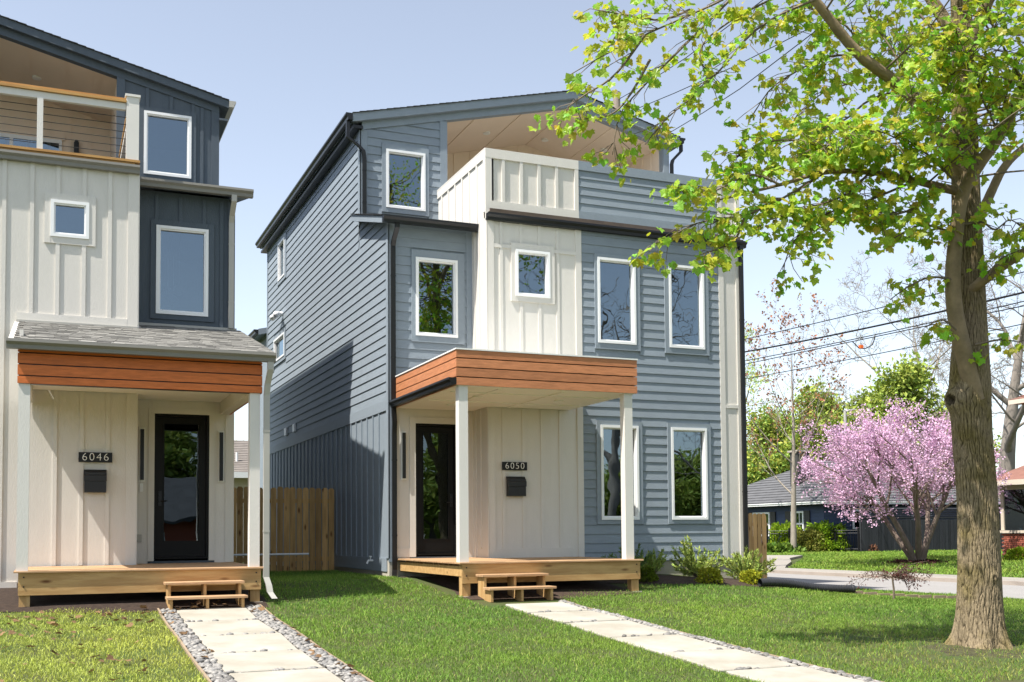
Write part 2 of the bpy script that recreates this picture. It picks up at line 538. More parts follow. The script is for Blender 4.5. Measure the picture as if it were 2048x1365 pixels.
def wall(house, fr, u0, u1, z0, z1, holes, m, th=0.14, name='wall', top=None):
    """flat sheathing with openings; top(u) may slope the upper edge"""
    mb = MB()
    us = sorted({u0, u1, *[h[0] for h in holes], *[h[1] for h in holes]})
    us = [u for u in us if u0 <= u <= u1]
    for a, b in zip(us[:-1], us[1:]):
        zs = [z0] + sorted([(h[2], h[3]) for h in holes if h[0] < (a + b) / 2 < h[1]], key=lambda t: t[0]) + [z1]
        segs, cur = [], z0
        for h in zs[1:-1]:
            segs.append((cur, h[0], False)); cur = h[1]
        segs.append((cur, z1, True))
        for s0, s1, last in segs:
            if s1 - s0 < 1e-4:
                continue
            if last and top is not None:
                q = [fr.pt(a, s0, 0), fr.pt(b, s0, 0), fr.pt(b, s0, -th), fr.pt(a, s0, -th),
                     fr.pt(a, top(a), 0), fr.pt(b, top(b), 0), fr.pt(b, top(b), -th), fr.pt(a, top(a), -th)]
                mb.hexa(q)
            else:
                fr.box(mb, a, b, s0, s1, -th, 0)
    return build(name, mb, m, house)


EXPO = 0.178


def lap_siding(w, fr, u0, u1, z0, z1, holes, m, top=None, expo=EXPO, joint=None):
    """one object per plank; planks stop at the openings' trim"""
    z = z0
    while z < z1 - 0.03:
        zt = min(z + expo + 0.012, z1)
        a, b = u0, u1
        segs = [(a, b)]
        for h in holes:
            if h[2] < z + expo * 0.75 and h[3] > z + expo * 0.25:
                segs = [s for q in segs for s in ((q[0], min(q[1], h[0])), (max(q[0], h[1]), q[1])) if s[1] - s[0] > 0.02]
        if joint:
            cut = u0 + random.uniform(.25, 1.0) * joint
            while cut < u1 - .3:
                segs = [s for q in segs for s in (((q[0], cut - .002), (cut + .002, q[1])) if q[0] + .2 < cut < q[1] - .2 else (q,))]
                cut += joint
        for s0, s1 in segs:
            mb = MB()
            jit = random.uniform(-0.001, 0.001)
            d0 = 0.0255 + jit
            if top is not None and (zt > top(s0) or zt > top(s1)):
                if z >= max(top(s0), top(s1)) - 0.01:
                    continue
                # clip the plank under a sloping top edge
                if top(s0) < z:      # starts part way
                    s0 = next(s0 + (s1 - s0) * k / 60 for k in range(61) if top(s0 + (s1 - s0) * k / 60) >= z + 0.004)
                if top(s1) < z:
                    s1 = next(s1 - (s1 - s0) * k / 60 for k in range(61) if top(s1 - (s1 - s0) * k / 60) >= z + 0.004)
                za, zb = min(zt, top(s0)), min(zt, top(s1))
                n = len(mb.v)
                mb.add([fr.pt(s0, z, 0), fr.pt(s1, z, 0), fr.pt(s1, z, d0), fr.pt(s0, z, d0),
                        fr.pt(s0, za, 0), fr.pt(s1, zb, 0), fr.pt(s1, zb, 0.007), fr.pt(s0, za, 0.007)],
                       [(0, 1, 2, 3), (4, 7, 6, 5), (0, 4, 5, 1), (1, 5, 6, 2), (2, 6, 7, 3), (3, 7, 4, 0)])
            else:
                fr.quadprism(mb, [(0, z), (d0, z), (0.007, zt), (0, zt)], s0, s1)
            build('plank', mb, m, w)
        z += expo


def battens(w, fr, us, z0, z1, holes, m, bw=0.062, d=0.02, top=None):
    for u in us:
        t1 = min(z1, top(u)) if top else z1
        segs = [(z0, t1)]
        for h in holes:
            if h[0] - bw / 2 < u < h[1] + bw / 2:
                segs = [s for q in segs for s in ((q[0], min(q[1], h[2])), (max(q[0], h[3]), q[1])) if s[1] - s[0] > 0.02]
        for a, b in segs:
            build('batten', fr.box(MB(), u - bw / 2, u + bw / 2, a, b, 0.0, d), m, w)


def trim_board(w, fr, u0, u1, z0, z1, m, d=0.03, name='trim_board', d0=0.0):
    return build(name, fr.box(MB(), u0, u1, z0, z1, d0, d), m, w)


def window(house, fr, rect, trim, tm, dt=0.046, glass='glass', paper=None):
    """rect: outer edge of the white frame, trim: outer edge of the painted surround (u0,u1,z0,z1)"""
    u0, u1, z0, z1 = rect
    t0, t1, y0, y1 = trim
    mb = MB()
    e, s = 0.050, 0.024
    for a, b, c, d in ((u0, u0 + e, z0, z1), (u1 - e, u1, z0, z1), (u0 + e, u1 - e, z1 - e, z1), (u0 + e, u1 - e, z0, z0 + e)):
        fr.box(mb, a, b, c, d, -0.09, dt + 0.014)
    i0, i1, j0, j1 = u0 + e, u1 - e, z0 + e, z1 - e
    for a, b, c, d in ((i0, i0 + s, j0, j1), (i1 - s, i1, j0, j1), (i0 + s, i1 - s, j1 - s, j1), (i0 + s, i1 - s, j0, j0 + s)):
        fr.box(mb, a, b, c, d, -0.08, 0.020)
    win = build('window', mb, 'white_vinyl', house)
    for q in ((t0, u0, y0, y1, dt), (u1, t1, y0, y1, dt), (u0, u1, z1, y1, dt - .003), (u0, u1, y0, z0, dt - .003)):
        build('surround', fr.box(MB(), *q[:4], 0.0, q[4]), tm, win)
    build('pane', fr.box(MB(), i0 + s - .004, i1 - s + .004, j0 + s - .004, j1 - s + .004, -0.035, -0.028), glass, win)
    if paper:
        build('paper_sheet', fr.box(MB(), *paper, -0.05, -0.047), 'paper', win)
    return win


def gutter(house, fr, u0, u1, ztop, m, d0=0.0, h=0.12, w=0.13, parent=None):
    """K-style gutter: open trough with an ogee front, running along u"""
    sec = [(d0, ztop), (d0 + 0.008, ztop), (d0 + 0.008, ztop - h + 0.01), (d0 + w * 0.62, ztop - h + 0.01), (d0 + w * 0.66, ztop - h * 0.55), (d0 + w - 0.012, ztop - h * 0.28),
           (d0 + w - 0.012, ztop - 0.006), (d0 + w, ztop), (d0 + w + 0.004, ztop - h * 0.3), (d0 + w * 0.74, ztop - h * 0.6), (d0 + w * 0.70, ztop - h), (d0, ztop - h)]
    mb = MB(); fr.quadprism(mb, sec, u0, u1)
    solid = [(d0, ztop - .004), (d0 + w, ztop - .004), (d0 + w + 0.004, ztop - h * 0.3), (d0 + w * 0.74, ztop - h * 0.6), (d0 + w * 0.70, ztop - h), (d0, ztop - h)]
    for a, b in ((u0 - .004, u0), (u1, u1 + .004)):
        fr.quadprism(mb, solid, a, b)
    return build('gutter', mb, m, parent or house)


def downspout(house, pts, m, a=0.075, b=0.055, parent=None):
    """rectangular pipe along pts; a wide in x, b deep in y"""
    mb = MB()
    P = [np.asarray(p, float) for p in pts]
    vs, fs = [], []
    for p in P:
        vs += [p + (-a / 2, -b / 2, 0), p + (a / 2, -b / 2, 0), p + (a / 2, b / 2, 0), p + (-a / 2, b / 2, 0)]
    for i in range(len(P) - 1):
        for k in range(4):
            fs.append((4 * i + k, 4 * i + (k + 1) % 4, 4 * i + 4 + (k + 1) % 4, 4 * i + 4 + k))
    fs += [(0, 1, 2, 3), tuple(4 * (len(P) - 1) + k for k in (3, 2, 1, 0))]
    mb.add(vs, fs)
    ds = build('downspout', mb, m, house)
    # strap bands on the straight runs
    for p, q in zip(P[:-1], P[1:]):
        if abs(p[2] - q[2]) > 1.2:
            for f in (0.2, 0.75):
                c = p + (q - p) * f
                build('strap', MB().box(c[0] - a / 2 - .004, c[0] + a / 2 + .004, c[1] - b / 2 - .004, c[1] + b / 2 + .003, c[2] - .015, c[2] + .015), m, ds)
    return ds


def slope_roof(house, x0, z0, x1, z1, y0, y1, th, m_edge, m_top, name='roof', overhang=0.03):
    """roof slab whose height runs along x; boarded sides, courses of shingles on top"""
    mb = MB()
    mb.prism([(x0, z0 - th), (x1, z1 - th), (x1, z1), (x0, z0)], 'y', y0, y1)
    r = build(name, mb, m_edge, house)
    n = max(3, int(abs(x1 - x0) / 0.145))
    mb = MB()
    lo_left = z0 < z1
    L = math.hypot(x1 - x0, z1 - z0); nx, nz = -(z1 - z0) / L, (x1 - x0) / L
    for k in range(n):
        a, b = k / n, (k + 1) / n + 0.2 / n
        h0, h1 = (0.018, 0.006) if lo_left else (0.006, 0.018)
        if not lo_left:
            a, b = k / n - 0.2 / n, (k + 1) / n
        pa = (x0 + (x1 - x0) * a, z0 + (z1 - z0) * a); pb = (x0 + (x1 - x0) * b, z0 + (z1 - z0) * b)
        mb.prism([pa, pb, (pb[0] + nx * h1, pb[1] + nz * h1), (pa[0] + nx * h0, pa[1] + nz * h0)], 'y', y0 - overhang + random.uniform(-.008, .008), y1 + overhang)
    build('shingles', mb, m_top, r, kind='stuff')
    return r

# ------------------------------------------------------------------ ground, streets, paths


def gridlines(fine0, fine1, step, far0, far1):
    a = list(np.arange(fine0, fine1 + 1e-6, step))
    lo, s = fine0, step
    while lo > far0:
        s *= 1.5; lo -= s; a.insert(0, max(lo, far0))
    hi, s = fine1, step
    while hi < far1:
        s *= 1.5; hi += s; a.append(min(hi, far1))
    return np.array(a)


def draped(name, m, X, Y, lift, kind='structure', z=None):
    XX, YY = np.meshgrid(X, Y)
    ZZ = (gz(XX, YY) if z is None else np.full(XX.shape, z)) + lift
    V = np.stack([XX.ravel(), YY.ravel(), ZZ.ravel()], 1)
    nx, ny = len(X), len(Y)
    i = (np.arange(ny - 1)[:, None] * nx + np.arange(nx - 1)[None, :]).ravel()
    T = np.concatenate([np.stack([i, i + 1, i + nx + 1], 1), np.stack([i, i + nx + 1, i + nx], 1)])
    return raw_mesh(name, V, T, m, origin=(X.mean(), Y.mean(), float(ZZ.mean())), smooth=True, kind=kind)


GX = gridlines(-8, 28, 0.5, -420, 420)
GY = gridlines(-2, 40, 0.5, -420, 500)
draped('ground', 'soil', GX, GY, 0.0)
RN, RF = 17.4, 21.5
seg = lambda a, b, s: np.linspace(a, b, int((b - a) / s) + 1)
draped('road', 'asphalt_pale', seg(RN, RF, 0.5), GY[(GY > -3) & (GY < 260)], 0.012)
mbk = MB()
for y in np.arange(-2, 80, 2.0):
    a, b = float(gz(RF, y)), float(gz(RF, y + 2))
    mbk.hexa([(RF, y, a - .1), (RF + .16, y, a - .1), (RF + .16, y + 2, b - .1), (RF, y + 2, b - .1), (RF, y, a + .11), (RF + .16, y, a + .11), (RF + .16, y + 2, b + .11), (RF, y + 2, b + .11)])
    a, b = float(gz(RN, y)), float(gz(RN, y + 2))
build('kerb', mbk, 'kerb_concrete', kind='structure')
sw = draped('sidewalk', 'sidewalk_concrete', seg(RF + .16, 23.3, 0.36), GY[(GY > -3) & (GY < 120)], 0.105)
# curved apron joining the sidewalk to the neighbour's drive
mbd = MB()
L1 = [(23.3, 31.2), (25.0, 33.4), (27.2, 36.0), (29.0, 38.5), (31.0, 40.2)]
L2 = [(23.3, 33.2), (24.4, 35.4), (26.2, 38.2), (28.4, 40.6), (30.4, 42.0)]
for (a, b, c, d) in zip(L1[:-1], L1[1:], L2[1:], L2[:-1]):
    q = [a, b, c, d]
    mbd.hexa([(x, y, float(gz(x, y)) - .05) for x, y in q] + [(x, y, float(gz(x, y)) + .10) for x, y in q])
build('driveway', mbd, 'sidewalk_concrete', kind='structure')
draped('street', 'front_asphalt', gridlines(-8, 28, 1.0, -300, 300), seg(-15, -6.5, 0.5), 0.012)
draped('verge', 'sidewalk_concrete', gridlines(-8, 16, 1.0, -300, 16), seg(-4.4, -3.0, 0.35), 0.02)


def bed(name, m, pts, lift=0.03):
    """flat planting bed with the outline pts"""
    c = np.mean(pts, 0)
    V = [(c[0], c[1], float(gz(*c)) + lift + .03)]
    for p in pts:
        q = c + (np.array(p) - c) * 0.6
        V.append((q[0], q[1], float(gz(*q)) + lift + .02))
    for p in pts:
        V.append((p[0], p[1], float(gz(*p)) + lift - .02))
    n = len(pts)
    T = [(0, 1 + i, 1 + (i + 1) % n) for i in range(n)]
    for i in range(n):
        a, b = 1 + i, 1 + (i + 1) % n
        T += [(a, a + n, b + n), (a, b + n, b)]
    return raw_mesh(name, np.array(V), np.array(T), m, kind='structure')


bed('mulch_bed', 'mulch', [(9.1, 17.5), (10.2, 17.15), (11.2, 16.95), (12.3, 16.9), (13.3, 17.3), (13.6, 18.2), (13.4, 19.1), (9.3, 19.1)])
bed('mulch_bed', 'mulch', [(-3.0, 16.6), (-1.4, 16.45), (-.4, 16.3), (.6, 15.95), (1.4, 15.95), (2.9, 16.0), (3.0, 17.0), (3.0, 19.0), (-3.0, 19.0)])
bed('mulch_bed', 'mulch', [(5.95, 16.1), (7.6, 15.9), (9.2, 16.2), (9.3, 18.9), (6.0, 19.7)])

SLOPE_Z = lambda y: float(np.interp(y, PY, PZ))
slab_seams = [16.02, 14.88, 13.46, 12.25, 11.03, 9.82, 8.61, 7.4, 6.2]


def slab_path(x0, x1, seams, name):
    p = bpy.data.objects.new(name, None)
    COL.objects.link(p)
    p['kind'] = 'structure'
    loc = np.array([(x0 + x1) / 2, seams[0], SLOPE_Z(seams[0])])
    p.location = loc + (0, 0, ZO)
    BASE[p.name] = loc
    for y1, y0 in zip(seams[:-1], seams[1:]):
        g = 0.036
        a, b = y0 + g, y1 - g
        za, zb = SLOPE_Z(a) + .030 + random.uniform(-.005, .005), SLOPE_Z(b) + .030 + random.uniform(-.005, .005)
        c = 0.012
        j = [random.uniform(-.012, .012) for _ in range(4)]
        q = [(x0 + j[0], a), (x1 + j[1], a), (x1 + j[2], b), (x0 + j[3], b)]
        zz = [za, za, zb, zb]
        cx, cy = (x0 + x1) / 2, (a + b) / 2
        mb = MB()
        mid = [(x, y, z - c) for (x, y), z in zip(q, zz)]
        top = [(x + (c if x < cx else -c), y + (c if y < cy else -c), z) for (x, y), z in zip(q, zz)]
        mb.add([(x, y, z - .09) for (x, y), z in zip(q, zz)] + mid + top,
               [(3, 2, 1, 0), (0, 1, 5, 4), (1, 2, 6, 5), (2, 3, 7, 6), (3, 0, 4, 7), (4, 5, 9, 8), (5, 6, 10, 9), (6, 7, 11, 10), (7, 4, 8, 11), (8, 9, 10, 11)])
        build('slab', mb, 'concrete_slab', p)
    return p


slab_path(1.60, 2.57, slab_seams, 'stepping_path')
slab_path(6.36, 7.32, [15.45, 14.5, 13.32, 12.05, 10.78, 9.58, 8.4, 7.2], 'stepping_path')


def strip(name, m, x0, x1, y0, y1, lo, hi):
    mb = MB()
    ys = np.arange(y0, y1 + .01, 0.6)
    for a, b in zip(ys[:-1], ys[1:]):
        za, zb = SLOPE_Z(a), SLOPE_Z(b)
        mb.hexa([(x0, a, za + lo), (x1, a, za + lo), (x1, b, zb + lo), (x0, b, zb + lo), (x0, a, za + hi), (x1, a, za + hi), (x1, b, zb + hi), (x0, b, zb + hi)])
    return build(name, mb, m, kind='structure')


def ico(sub=1, noise=0.0, seed=0):
    import bmesh
    bm = bmesh.new()
    bmesh.ops.create_icosphere(bm, subdivisions=sub, radius=1.0)
    r = random.Random(seed)
    for v in bm.verts:
        v.co *= 1 + r.uniform(-noise, noise)
    me = bpy.data.meshes.new('lump')
    bm.to_mesh(me); bm.free()
    me.polygons.foreach_set('use_smooth', [True] * len(me.polygons))
    return me


PEB = []
for s in range(4):
    me = ico(1, 0.10, s); me.name = 'pebble'; me.materials.append(MATS['pebble']); PEB.append(me)


def pebbles(x0, x1, y0, y1, count, cross=()):
    b = strip('pebble_bed', 'pebble_base', x0, x1, y0, y1, -.06, 0.004)
    spots = []
    for k in range(count):
        t = random.random()
        spots.append((random.uniform(x0 + .02, x1 - .02), y0 + (y1 - y0) * t ** 1.0))
    for (ya, xa, xb) in cross:
        for k in range(10):
            spots.append((random.uniform(xa, xb), ya + random.uniform(-.012, .012)))
    spots.sort(key=lambda p: p[1])
    V, T, n = [], [], 0
    for i, (x, y) in enumerate(spots):
        s = random.uniform(0.022, 0.046)
        z = SLOPE_Z(y) + .012 + random.uniform(0, .02)
        sc = (s * random.uniform(.9, 1.35), s, s * random.uniform(.5, .75))
        rot = (random.uniform(-.3, .3), random.uniform(-.3, .3), random.uniform(0, 3.1))
        if i < 290:
            piece('pebble', PEB[i % 4], b, (x, y, z), rot, sc)
        else:
            me = PEB[i % 4]
            R = Matrix.Rotation(rot[2], 3, 'Z')
            vv = np.array([(R @ Vector((v.co.x * sc[0], v.co.y * sc[1], v.co.z * sc[2])))[:] for v in me.vertices]) + (x, y, z)
            V.append(vv); T.append(np.array([p.vertices[:] for p in me.polygons]) + n); n += len(vv)
    if V:
        raw_mesh('pebbles', np.concatenate(V), np.concatenate(T), 'pebble_mix', b, smooth=True, kind='stuff')


joints = [(y, 1.62, 2.55) for y in slab_seams[1:6]]
pebbles(1.40, 1.60, 8.4, 16.05, 900)
pebbles(2.57, 2.79, 8.4, 16.05, 950, joints)
pebbles(7.32, 7.44, 8.4, 15.6, 480, [(y, 6.4, 7.3) for y in (14.5, 13.32, 12.05, 10.78, 9.58)])
strip('path_edging', 'edging', 1.37, 1.395, 8.4, 16.2, -.06, .028)
strip('path_edging', 'edging', 2.795, 2.82, 8.4, 16.2, -.06, .028)
strip('path_edging', 'edging', 7.445, 7.475, 8.4, 15.8, -.06, .028)

# ------------------------------------------------------------------ house 6050 (blue-grey)
XL, XR = 5.825, 13.20
YA, YB, YC, YK, YE = 19.02, 19.785, 21.83, 24.46, 32.4
XB = 7.52                      # side of the projecting bay
RIDX, RIDZ = 10.70, 9.93
SL, SR = 0.2446, 0.2518


def roof_z(x):                 # roof top surface
    return RIDZ - (RIDX - x) * SL if x < RIDX else RIDZ - (x - RIDX) * SR


H = thing('house', 'tall blue-grey and cream house numbered 6050 with a solid balcony parapet', 'house', (9.5, 25.5, -0.8))
fL, fA, fB, fC, fBay, fR = Fr('L', XL), Fr('F', YA), Fr('F', YB), Fr('F', YC), Fr('L', XB), Fr('R', XR)

WA = dict(ul=((9.84, 10.69, 3.73, 5.43), (9.78, 10.79, 3.61, 5.50)), ur=((11.46, 12.29, 3.73, 5.43), (11.36, 12.40, 3.61, 5.50)),
          ll=((9.87, 10.71, 0.25, 2.11), (9.78, 10.80, 0.165, 2.20)), lr=((11.46, 12.30, 0.25, 2.11), (11.38, 12.40, 0.165, 2.20)),
          sm=((8.09, 8.81, 4.52, 5.42), (8.0, 8.91, 4.42, 5.54)))
inset = lambda r: (r[0] + .01, r[1] - .01, r[2] + .01, r[3] - .01)
# foundations
fd = MB()
fd.box(XB + .03, XR - .03, YA + .02, YB, -1.25, -0.57); fd.box(XL + .03, XR - .03, YB, YE, -1.25, -0.50)
build('foundation', fd, 'foundation', H)
# bay front, its sheathing and cladding
wA = wall(H, fA, XB, XR, -0.575, 6.12, [inset(v[0]) for v in WA.values()], 'blue_trim', name='wall')
holesA = [v[1] for k, v in WA.items()]
lap_siding(wA, fA, 9.50, 12.665, -0.56, 6.0, [h for h in holesA if h[0] > 9.5], 'blue_siding')
CX0, CX1 = XB, 9.49
build('cream_panel', fA.box(MB(), XB + .001, 8.10, -0.575, 6.1, 0.0, 0.010), 'cream', wA)
build('cream_panel', fA.box(MB(), 8.81, 9.493, -0.575, 6.1, 0.0, 0.010), 'cream', wA)
build('cream_panel', fA.box(MB(), 8.10, 8.81, -0.575, 4.525, 0.0, 0.010), 'cream', wA)
build('cream_panel', fA.box(MB(), 8.10, 8.81, 5.415, 6.1, 0.0, 0.010), 'cream', wA)
trim_board(wA, fA, XB - .004, XB + .13, -0.575, 6.1, 'cream', .036)
trim_board(wA, fA, 9.37, 9.497, -0.575, 6.1, 'cream', .034)
for u in (7.805, 8.215, 8.60, 8.99):
    battens(wA, fA, [u], 2.98, 6.0, [WA['sm'][1]], 'cream', d=.026)
    battens(wA, fA, [u + .02], -0.28, 2.36, [], 'cream', d=.026)
trim_board(wA, fA, 7.65, 8.0, 5.42, 5.49, 'cream', .033); trim_board(wA, fA, 8.91, 9.37, 5.42, 5.49, 'cream', .033)
trim_board(wA, fA, 7.65, 9.24, -0.575, -0.28, 'cream', .034)
build('cream_panel', fA.box(MB(), 12.665, XR, -0.575, 6.1, 0.0, 0.012), 'cream', wA)
trim_board(wA, fA, 12.662, 12.78, -0.575, 6.1, 'cream', .034); trim_board(wA, fA, 13.085, XR + .004, -0.575, 6.1, 'cream', .034)
trim_board(wA, fA, 12.78, 13.085, 2.55, 2.62, 'cream', .033)
for k, (r, t) in WA.items():
    window(H, fA, r, t, 'cream' if k == 'sm' else 'blue_trim', paper=(8.36, 8.77, 4.60, 4.96) if k == 'sm' else None)
# bay cheek (cream) up to the shed roof, the narrow return that faces the neighbour
wBay = wall(H, fBay, YA, YB + .02, -0.575, 6.1, [], 'cream')
trim_board(wBay, fBay, YA - .036, YA + .09, -0.575, 5.98, 'cream', .02); trim_board(wBay, fBay, YB - .16, YB - .002, -0.575, 5.9, 'cream', .02)
battens(wBay, fBay, [YA + .38], -0.28, 5.98, [], 'cream')
# recessed front with door and window
WB = ((6.34, 7.19, 3.78, 5.29), (6.26, 7.33, 3.66, 5.43))
DOOR = (6.335, 7.165, -0.40, 2.10)
wB = wall(H, fB, XL, XB, -0.52, 5.95, [inset(WB[0]), (DOOR[0] + .01, DOOR[1] - .01, -.43, DOOR[3] - .01)], 'blue_trim')
lap_siding(wB, fB, XL + .12, 7.40, 2.98, 5.9, [WB[1]], 'blue_siding')
trim_board(wB, fB, XL - .02, XL + .13, -0.52, 5.92, 'blue_trim', .03)
trim_board(wB, fB, 7.38, XB - .002, 2.4, 5.9, 'blue_trim', .028)
for a, b, c, d in ((XL + .13, DOOR[0] - .12, -.52, 2.42), (DOOR[1] + .005, XB - .002, -.52, 2.42), (DOOR[0] - .12, DOOR[1] + .005, DOOR[3] + .005, 2.42)):
    build('cream_panel', fB.box(MB(), a, b, c, d, 0.0, 0.012), 'cream', wB)
trim_board(wB, fB, DOOR[0] - .12, DOOR[0], -.43, DOOR[3] + .12, 'cream', .03)
trim_board(wB, fB, DOOR[0], DOOR[1] + .12, DOOR[3] + .003, DOOR[3] + .12, 'cream', .028)
trim_board(wB, fB, DOOR[1], DOOR[1] + .12, -.43, DOOR[3], 'cream', .03)
trim_board(wB, fB, XL + .13, DOOR[0] - .12, -.43, -.26, 'cream', .03)
window(H, fB, WB[0], WB[1], 'blue_trim')


def glass_door(house, fr, rect, knob_left):
    u0, u1, z0, z1 = rect
    mb = MB()
    e = 0.045
    for a, b, c, d in ((u0, u0 + e, z0, z1), (u1 - e, u1, z0, z1), (u0 + e, u1 - e, z1 - e, z1)):
        fr.box(mb, a, b, c, d, -0.12, 0.018)
    fr.box(mb, u0 + e, u1 - e, z0, z0 + 0.03, -0.14, 0.05)
    dr = build('door', mb, 'door_black', house)
    s, bt = 0.105, 0.26
    i0, i1, j0, j1 = u0 + e + .004, u1 - e - .004, z0 + .035, z1 - e - .004
    mb = MB()
    for a, b, c, d in ((i0, i0 + s, j0, j1), (i1 - s, i1, j0, j1), (i0 + s, i1 - s, j1 - s, j1), (i0 + s, i1 - s, j0, j0 + bt)):
        fr.box(mb, a, b, c, d, -0.075, -0.03)
    g0, g1, h0, h1 = i0 + s, i1 - s, j0 + bt, j1 - s
    for a, b, c, d in ((g0, g0 + .014, h0, h1), (g1 - .014, g1, h0, h1), (g0, g1, h1 - .014, h1), (g0, g1, h0, h0 + .014)):
        fr.box(mb, a, b, c, d, -0.03, -0.020)
    build('door_leaf', mb, 'door_black', dr)
    build('pane', fr.box(MB(), g0 - .003, g1 + .003, h0 - .003, h1 + .003, -0.055, -0.048), 'door_glass', dr)
    k = i0 + s / 2 if knob_left else i1 - s / 2
    mb = MB()
    fr.box(mb, k - .025, k + .025, z0 + .92, z0 + 1.17, -0.03, -0.018)
    a, b = fr.pt(k, z0 + 1.0, -.02), fr.pt(k, z0 + 1.0, .035)
    mb.tube([a, b], .009, 8)
    c = fr.pt(k + (.11 if knob_left else -.11), z0 + 1.0, .035)
    mb.tube([b, c], .009, 8)
    mb.tube([fr.pt(k, z0 + 1.12, -.02), fr.pt(k, z0 + 1.12, .0)], .022, 12)
    build('handle', mb, 'black_metal', dr)
    return dr


glass_door(H, fB, DOOR, False)


def wall_lamp(house, fr, u, z0, z1):
    lamp = build('wall_lamp', fr.box(MB(), u - .05, u + .05, z0, z1, 0.012, 0.05), 'lamp_white', house)
    build('lamp_body', fr.box(MB(), u - .03, u + .03, z0 + .03, z1 - .03, 0.05, 0.085), 'black_metal', lamp)
    return lamp


wall_lamp(H, fB, 6.095, 1.02, 1.94)
# side wall
SHED0, SHED1 = 5.95, 6.60      # shed roof front and back heights
topL = lambda y: (SHED0 + (SHED1 - SHED0) * (y - YB) / (YC - YB)) if y <= YC else 8.60
WL = [((29.72, 30.62, 7.12, 8.18), (29.55, 30.75, 7.02, 8.28)), ((29.72, 31.22, 4.90, 5.55), (29.60, 31.35, 4.80, 5.65))]
wL1 = wall(H, fL, YB, YC, -0.52, 6.0, [], 'blue_trim', top=topL)
wL = wall(H, fL, YC, YE, -0.52, 8.60, [inset(w[0]) for w in WL], 'blue_trim')
lap_siding(wL, fL, YB + .09, YE - .08, 2.54, 5.92, [w[1] for w in WL], 'blue_siding', joint=5.4)
lap_siding(wL1, fL, YB + .09, YC, 5.922, 6.6, [], 'blue_siding', top=lambda y: topL(y) - .12)
lap_siding(wL, fL, YC + .10, YE - .08, 5.922, 8.50, [w[1] for w in WL], 'blue_siding', joint=5.4)
trim_board(wL1, fL, YB - .03, YB + .10, -0.45, 5.95, 'blue_trim', .034)
trim_board(wL, fL, YC - .03, YC + .11, 6.4, 8.42, 'blue_trim', .034)
trim_board(wL, fL, YE - .10, YE, -0.45, 8.42, 'blue_trim', .034)
trim_board(wL, fL, YB + .10, YE - .1, 2.34, 2.54, 'blue_trim', .036)
trim_board(wL, fL, YB + .10, YE - .1, -0.70, -0.45, 'blue_trim', .030)
trim_board(wL, fL, YC + .11, YE - .1, 8.38, 8.54, 'blue_trim', .030)
build('corner_pier', MB().box(XL - .01, XL + .3, YB - .02, YB + .5, -1.0, -0.45), 'foundation', H)
build('panel', fL.box(MB(), YB + .1, YE - .1, -0.45, 2.34, 0.0, 0.012), 'blue_trim', wL)
battens(wL, fL, list(np.arange(YB + .62, YE - .2, .428)), -0.45, 2.33, [], 'blue_trim', bw=.05, d=.036)
for r, t in WL:
    window(H, fL, r, t, 'blue_trim', dt=.04)
for y in (28.33, 29.44):
    build('vent', fL.box(MB(), y - .12, y + .12, 2.68, 2.88, .02, .07), 'white_metal', H)
mb = MB(); mb.tube([(XL, 30.04, 6.1), (XL - .12, 30.04, 6.1)], .06, 10)
mb.tube([(XL - .10, 30.04, 6.1), (XL - .20, 29.88, 6.06), (XL - .26, 29.75, 6.02)], [.05, .075, .085], 10)
mb.tube([(XL - .10, 30.04, 6.1), (XL - .20, 30.2, 6.06), (XL - .26, 30.33, 6.02)], [.05, .075, .085], 10)
build('security_lamp', mb, 'white_vinyl', H, smooth=True)
mb = MB(); mb.tube([(XL, 20.83, -.51), (XL - .12, 20.83, -.51), (XL - .15, 20.83, -.57)], .022, 8); mb.tube([(XL - .08, 20.83, -.51), (XL - .08, 20.83, -.43)], .01, 6)
mb.tube([(XL - .08, 20.78, -.43), (XL - .08, 20.88, -.43)], .016, 6)
build('spigot', mb, 'white_metal', H)
# third-storey front with window, posts and gable frieze round the balcony opening
OPL, OPR = 7.71, 13.07
opz = lambda x: roof_z(x) - 0.33
WC = ((6.36, 7.22, 6.83, 8.07), (6.27, 7.30, 6.73, 8.18))
ceil = lambda x: roof_z(x) - 0.18
wC = wall(H, fC, XL, OPL, 6.2, 8.6, [inset(WC[0])], 'blue_trim', top=ceil)
lap_siding(wC, fC, XL + .13, 7.57, 6.50, 9.3, [WC[1]], 'blue_siding', top=lambda x: ceil(x) - 0.14)
trim_board(wC, fC, XL - .02, XL + .135, 6.5, 8.42, 'blue_trim', .03)
trim_board(wC, fC, 7.56, OPL + .012, 6.3, 8.84, 'blue_trim', .032)
mb = MB()
for a, b in ((XL + .02, RIDX), (RIDX, XR)):
    q = [(a, opz(a)), (b, opz(b)), (b, ceil(b) + .02), (a, ceil(a) + .02)]
    mb.prism(q, 'y', YC - .034, YC + .12)
build('frieze', mb, 'blue_trim', H)
window(H, fC, WC[0], WC[1], 'blue_trim')
build('post', MB().box(OPR, XR + .02, YC - .03, YC + .14, 6.1, 8.95), 'blue_trim', H)
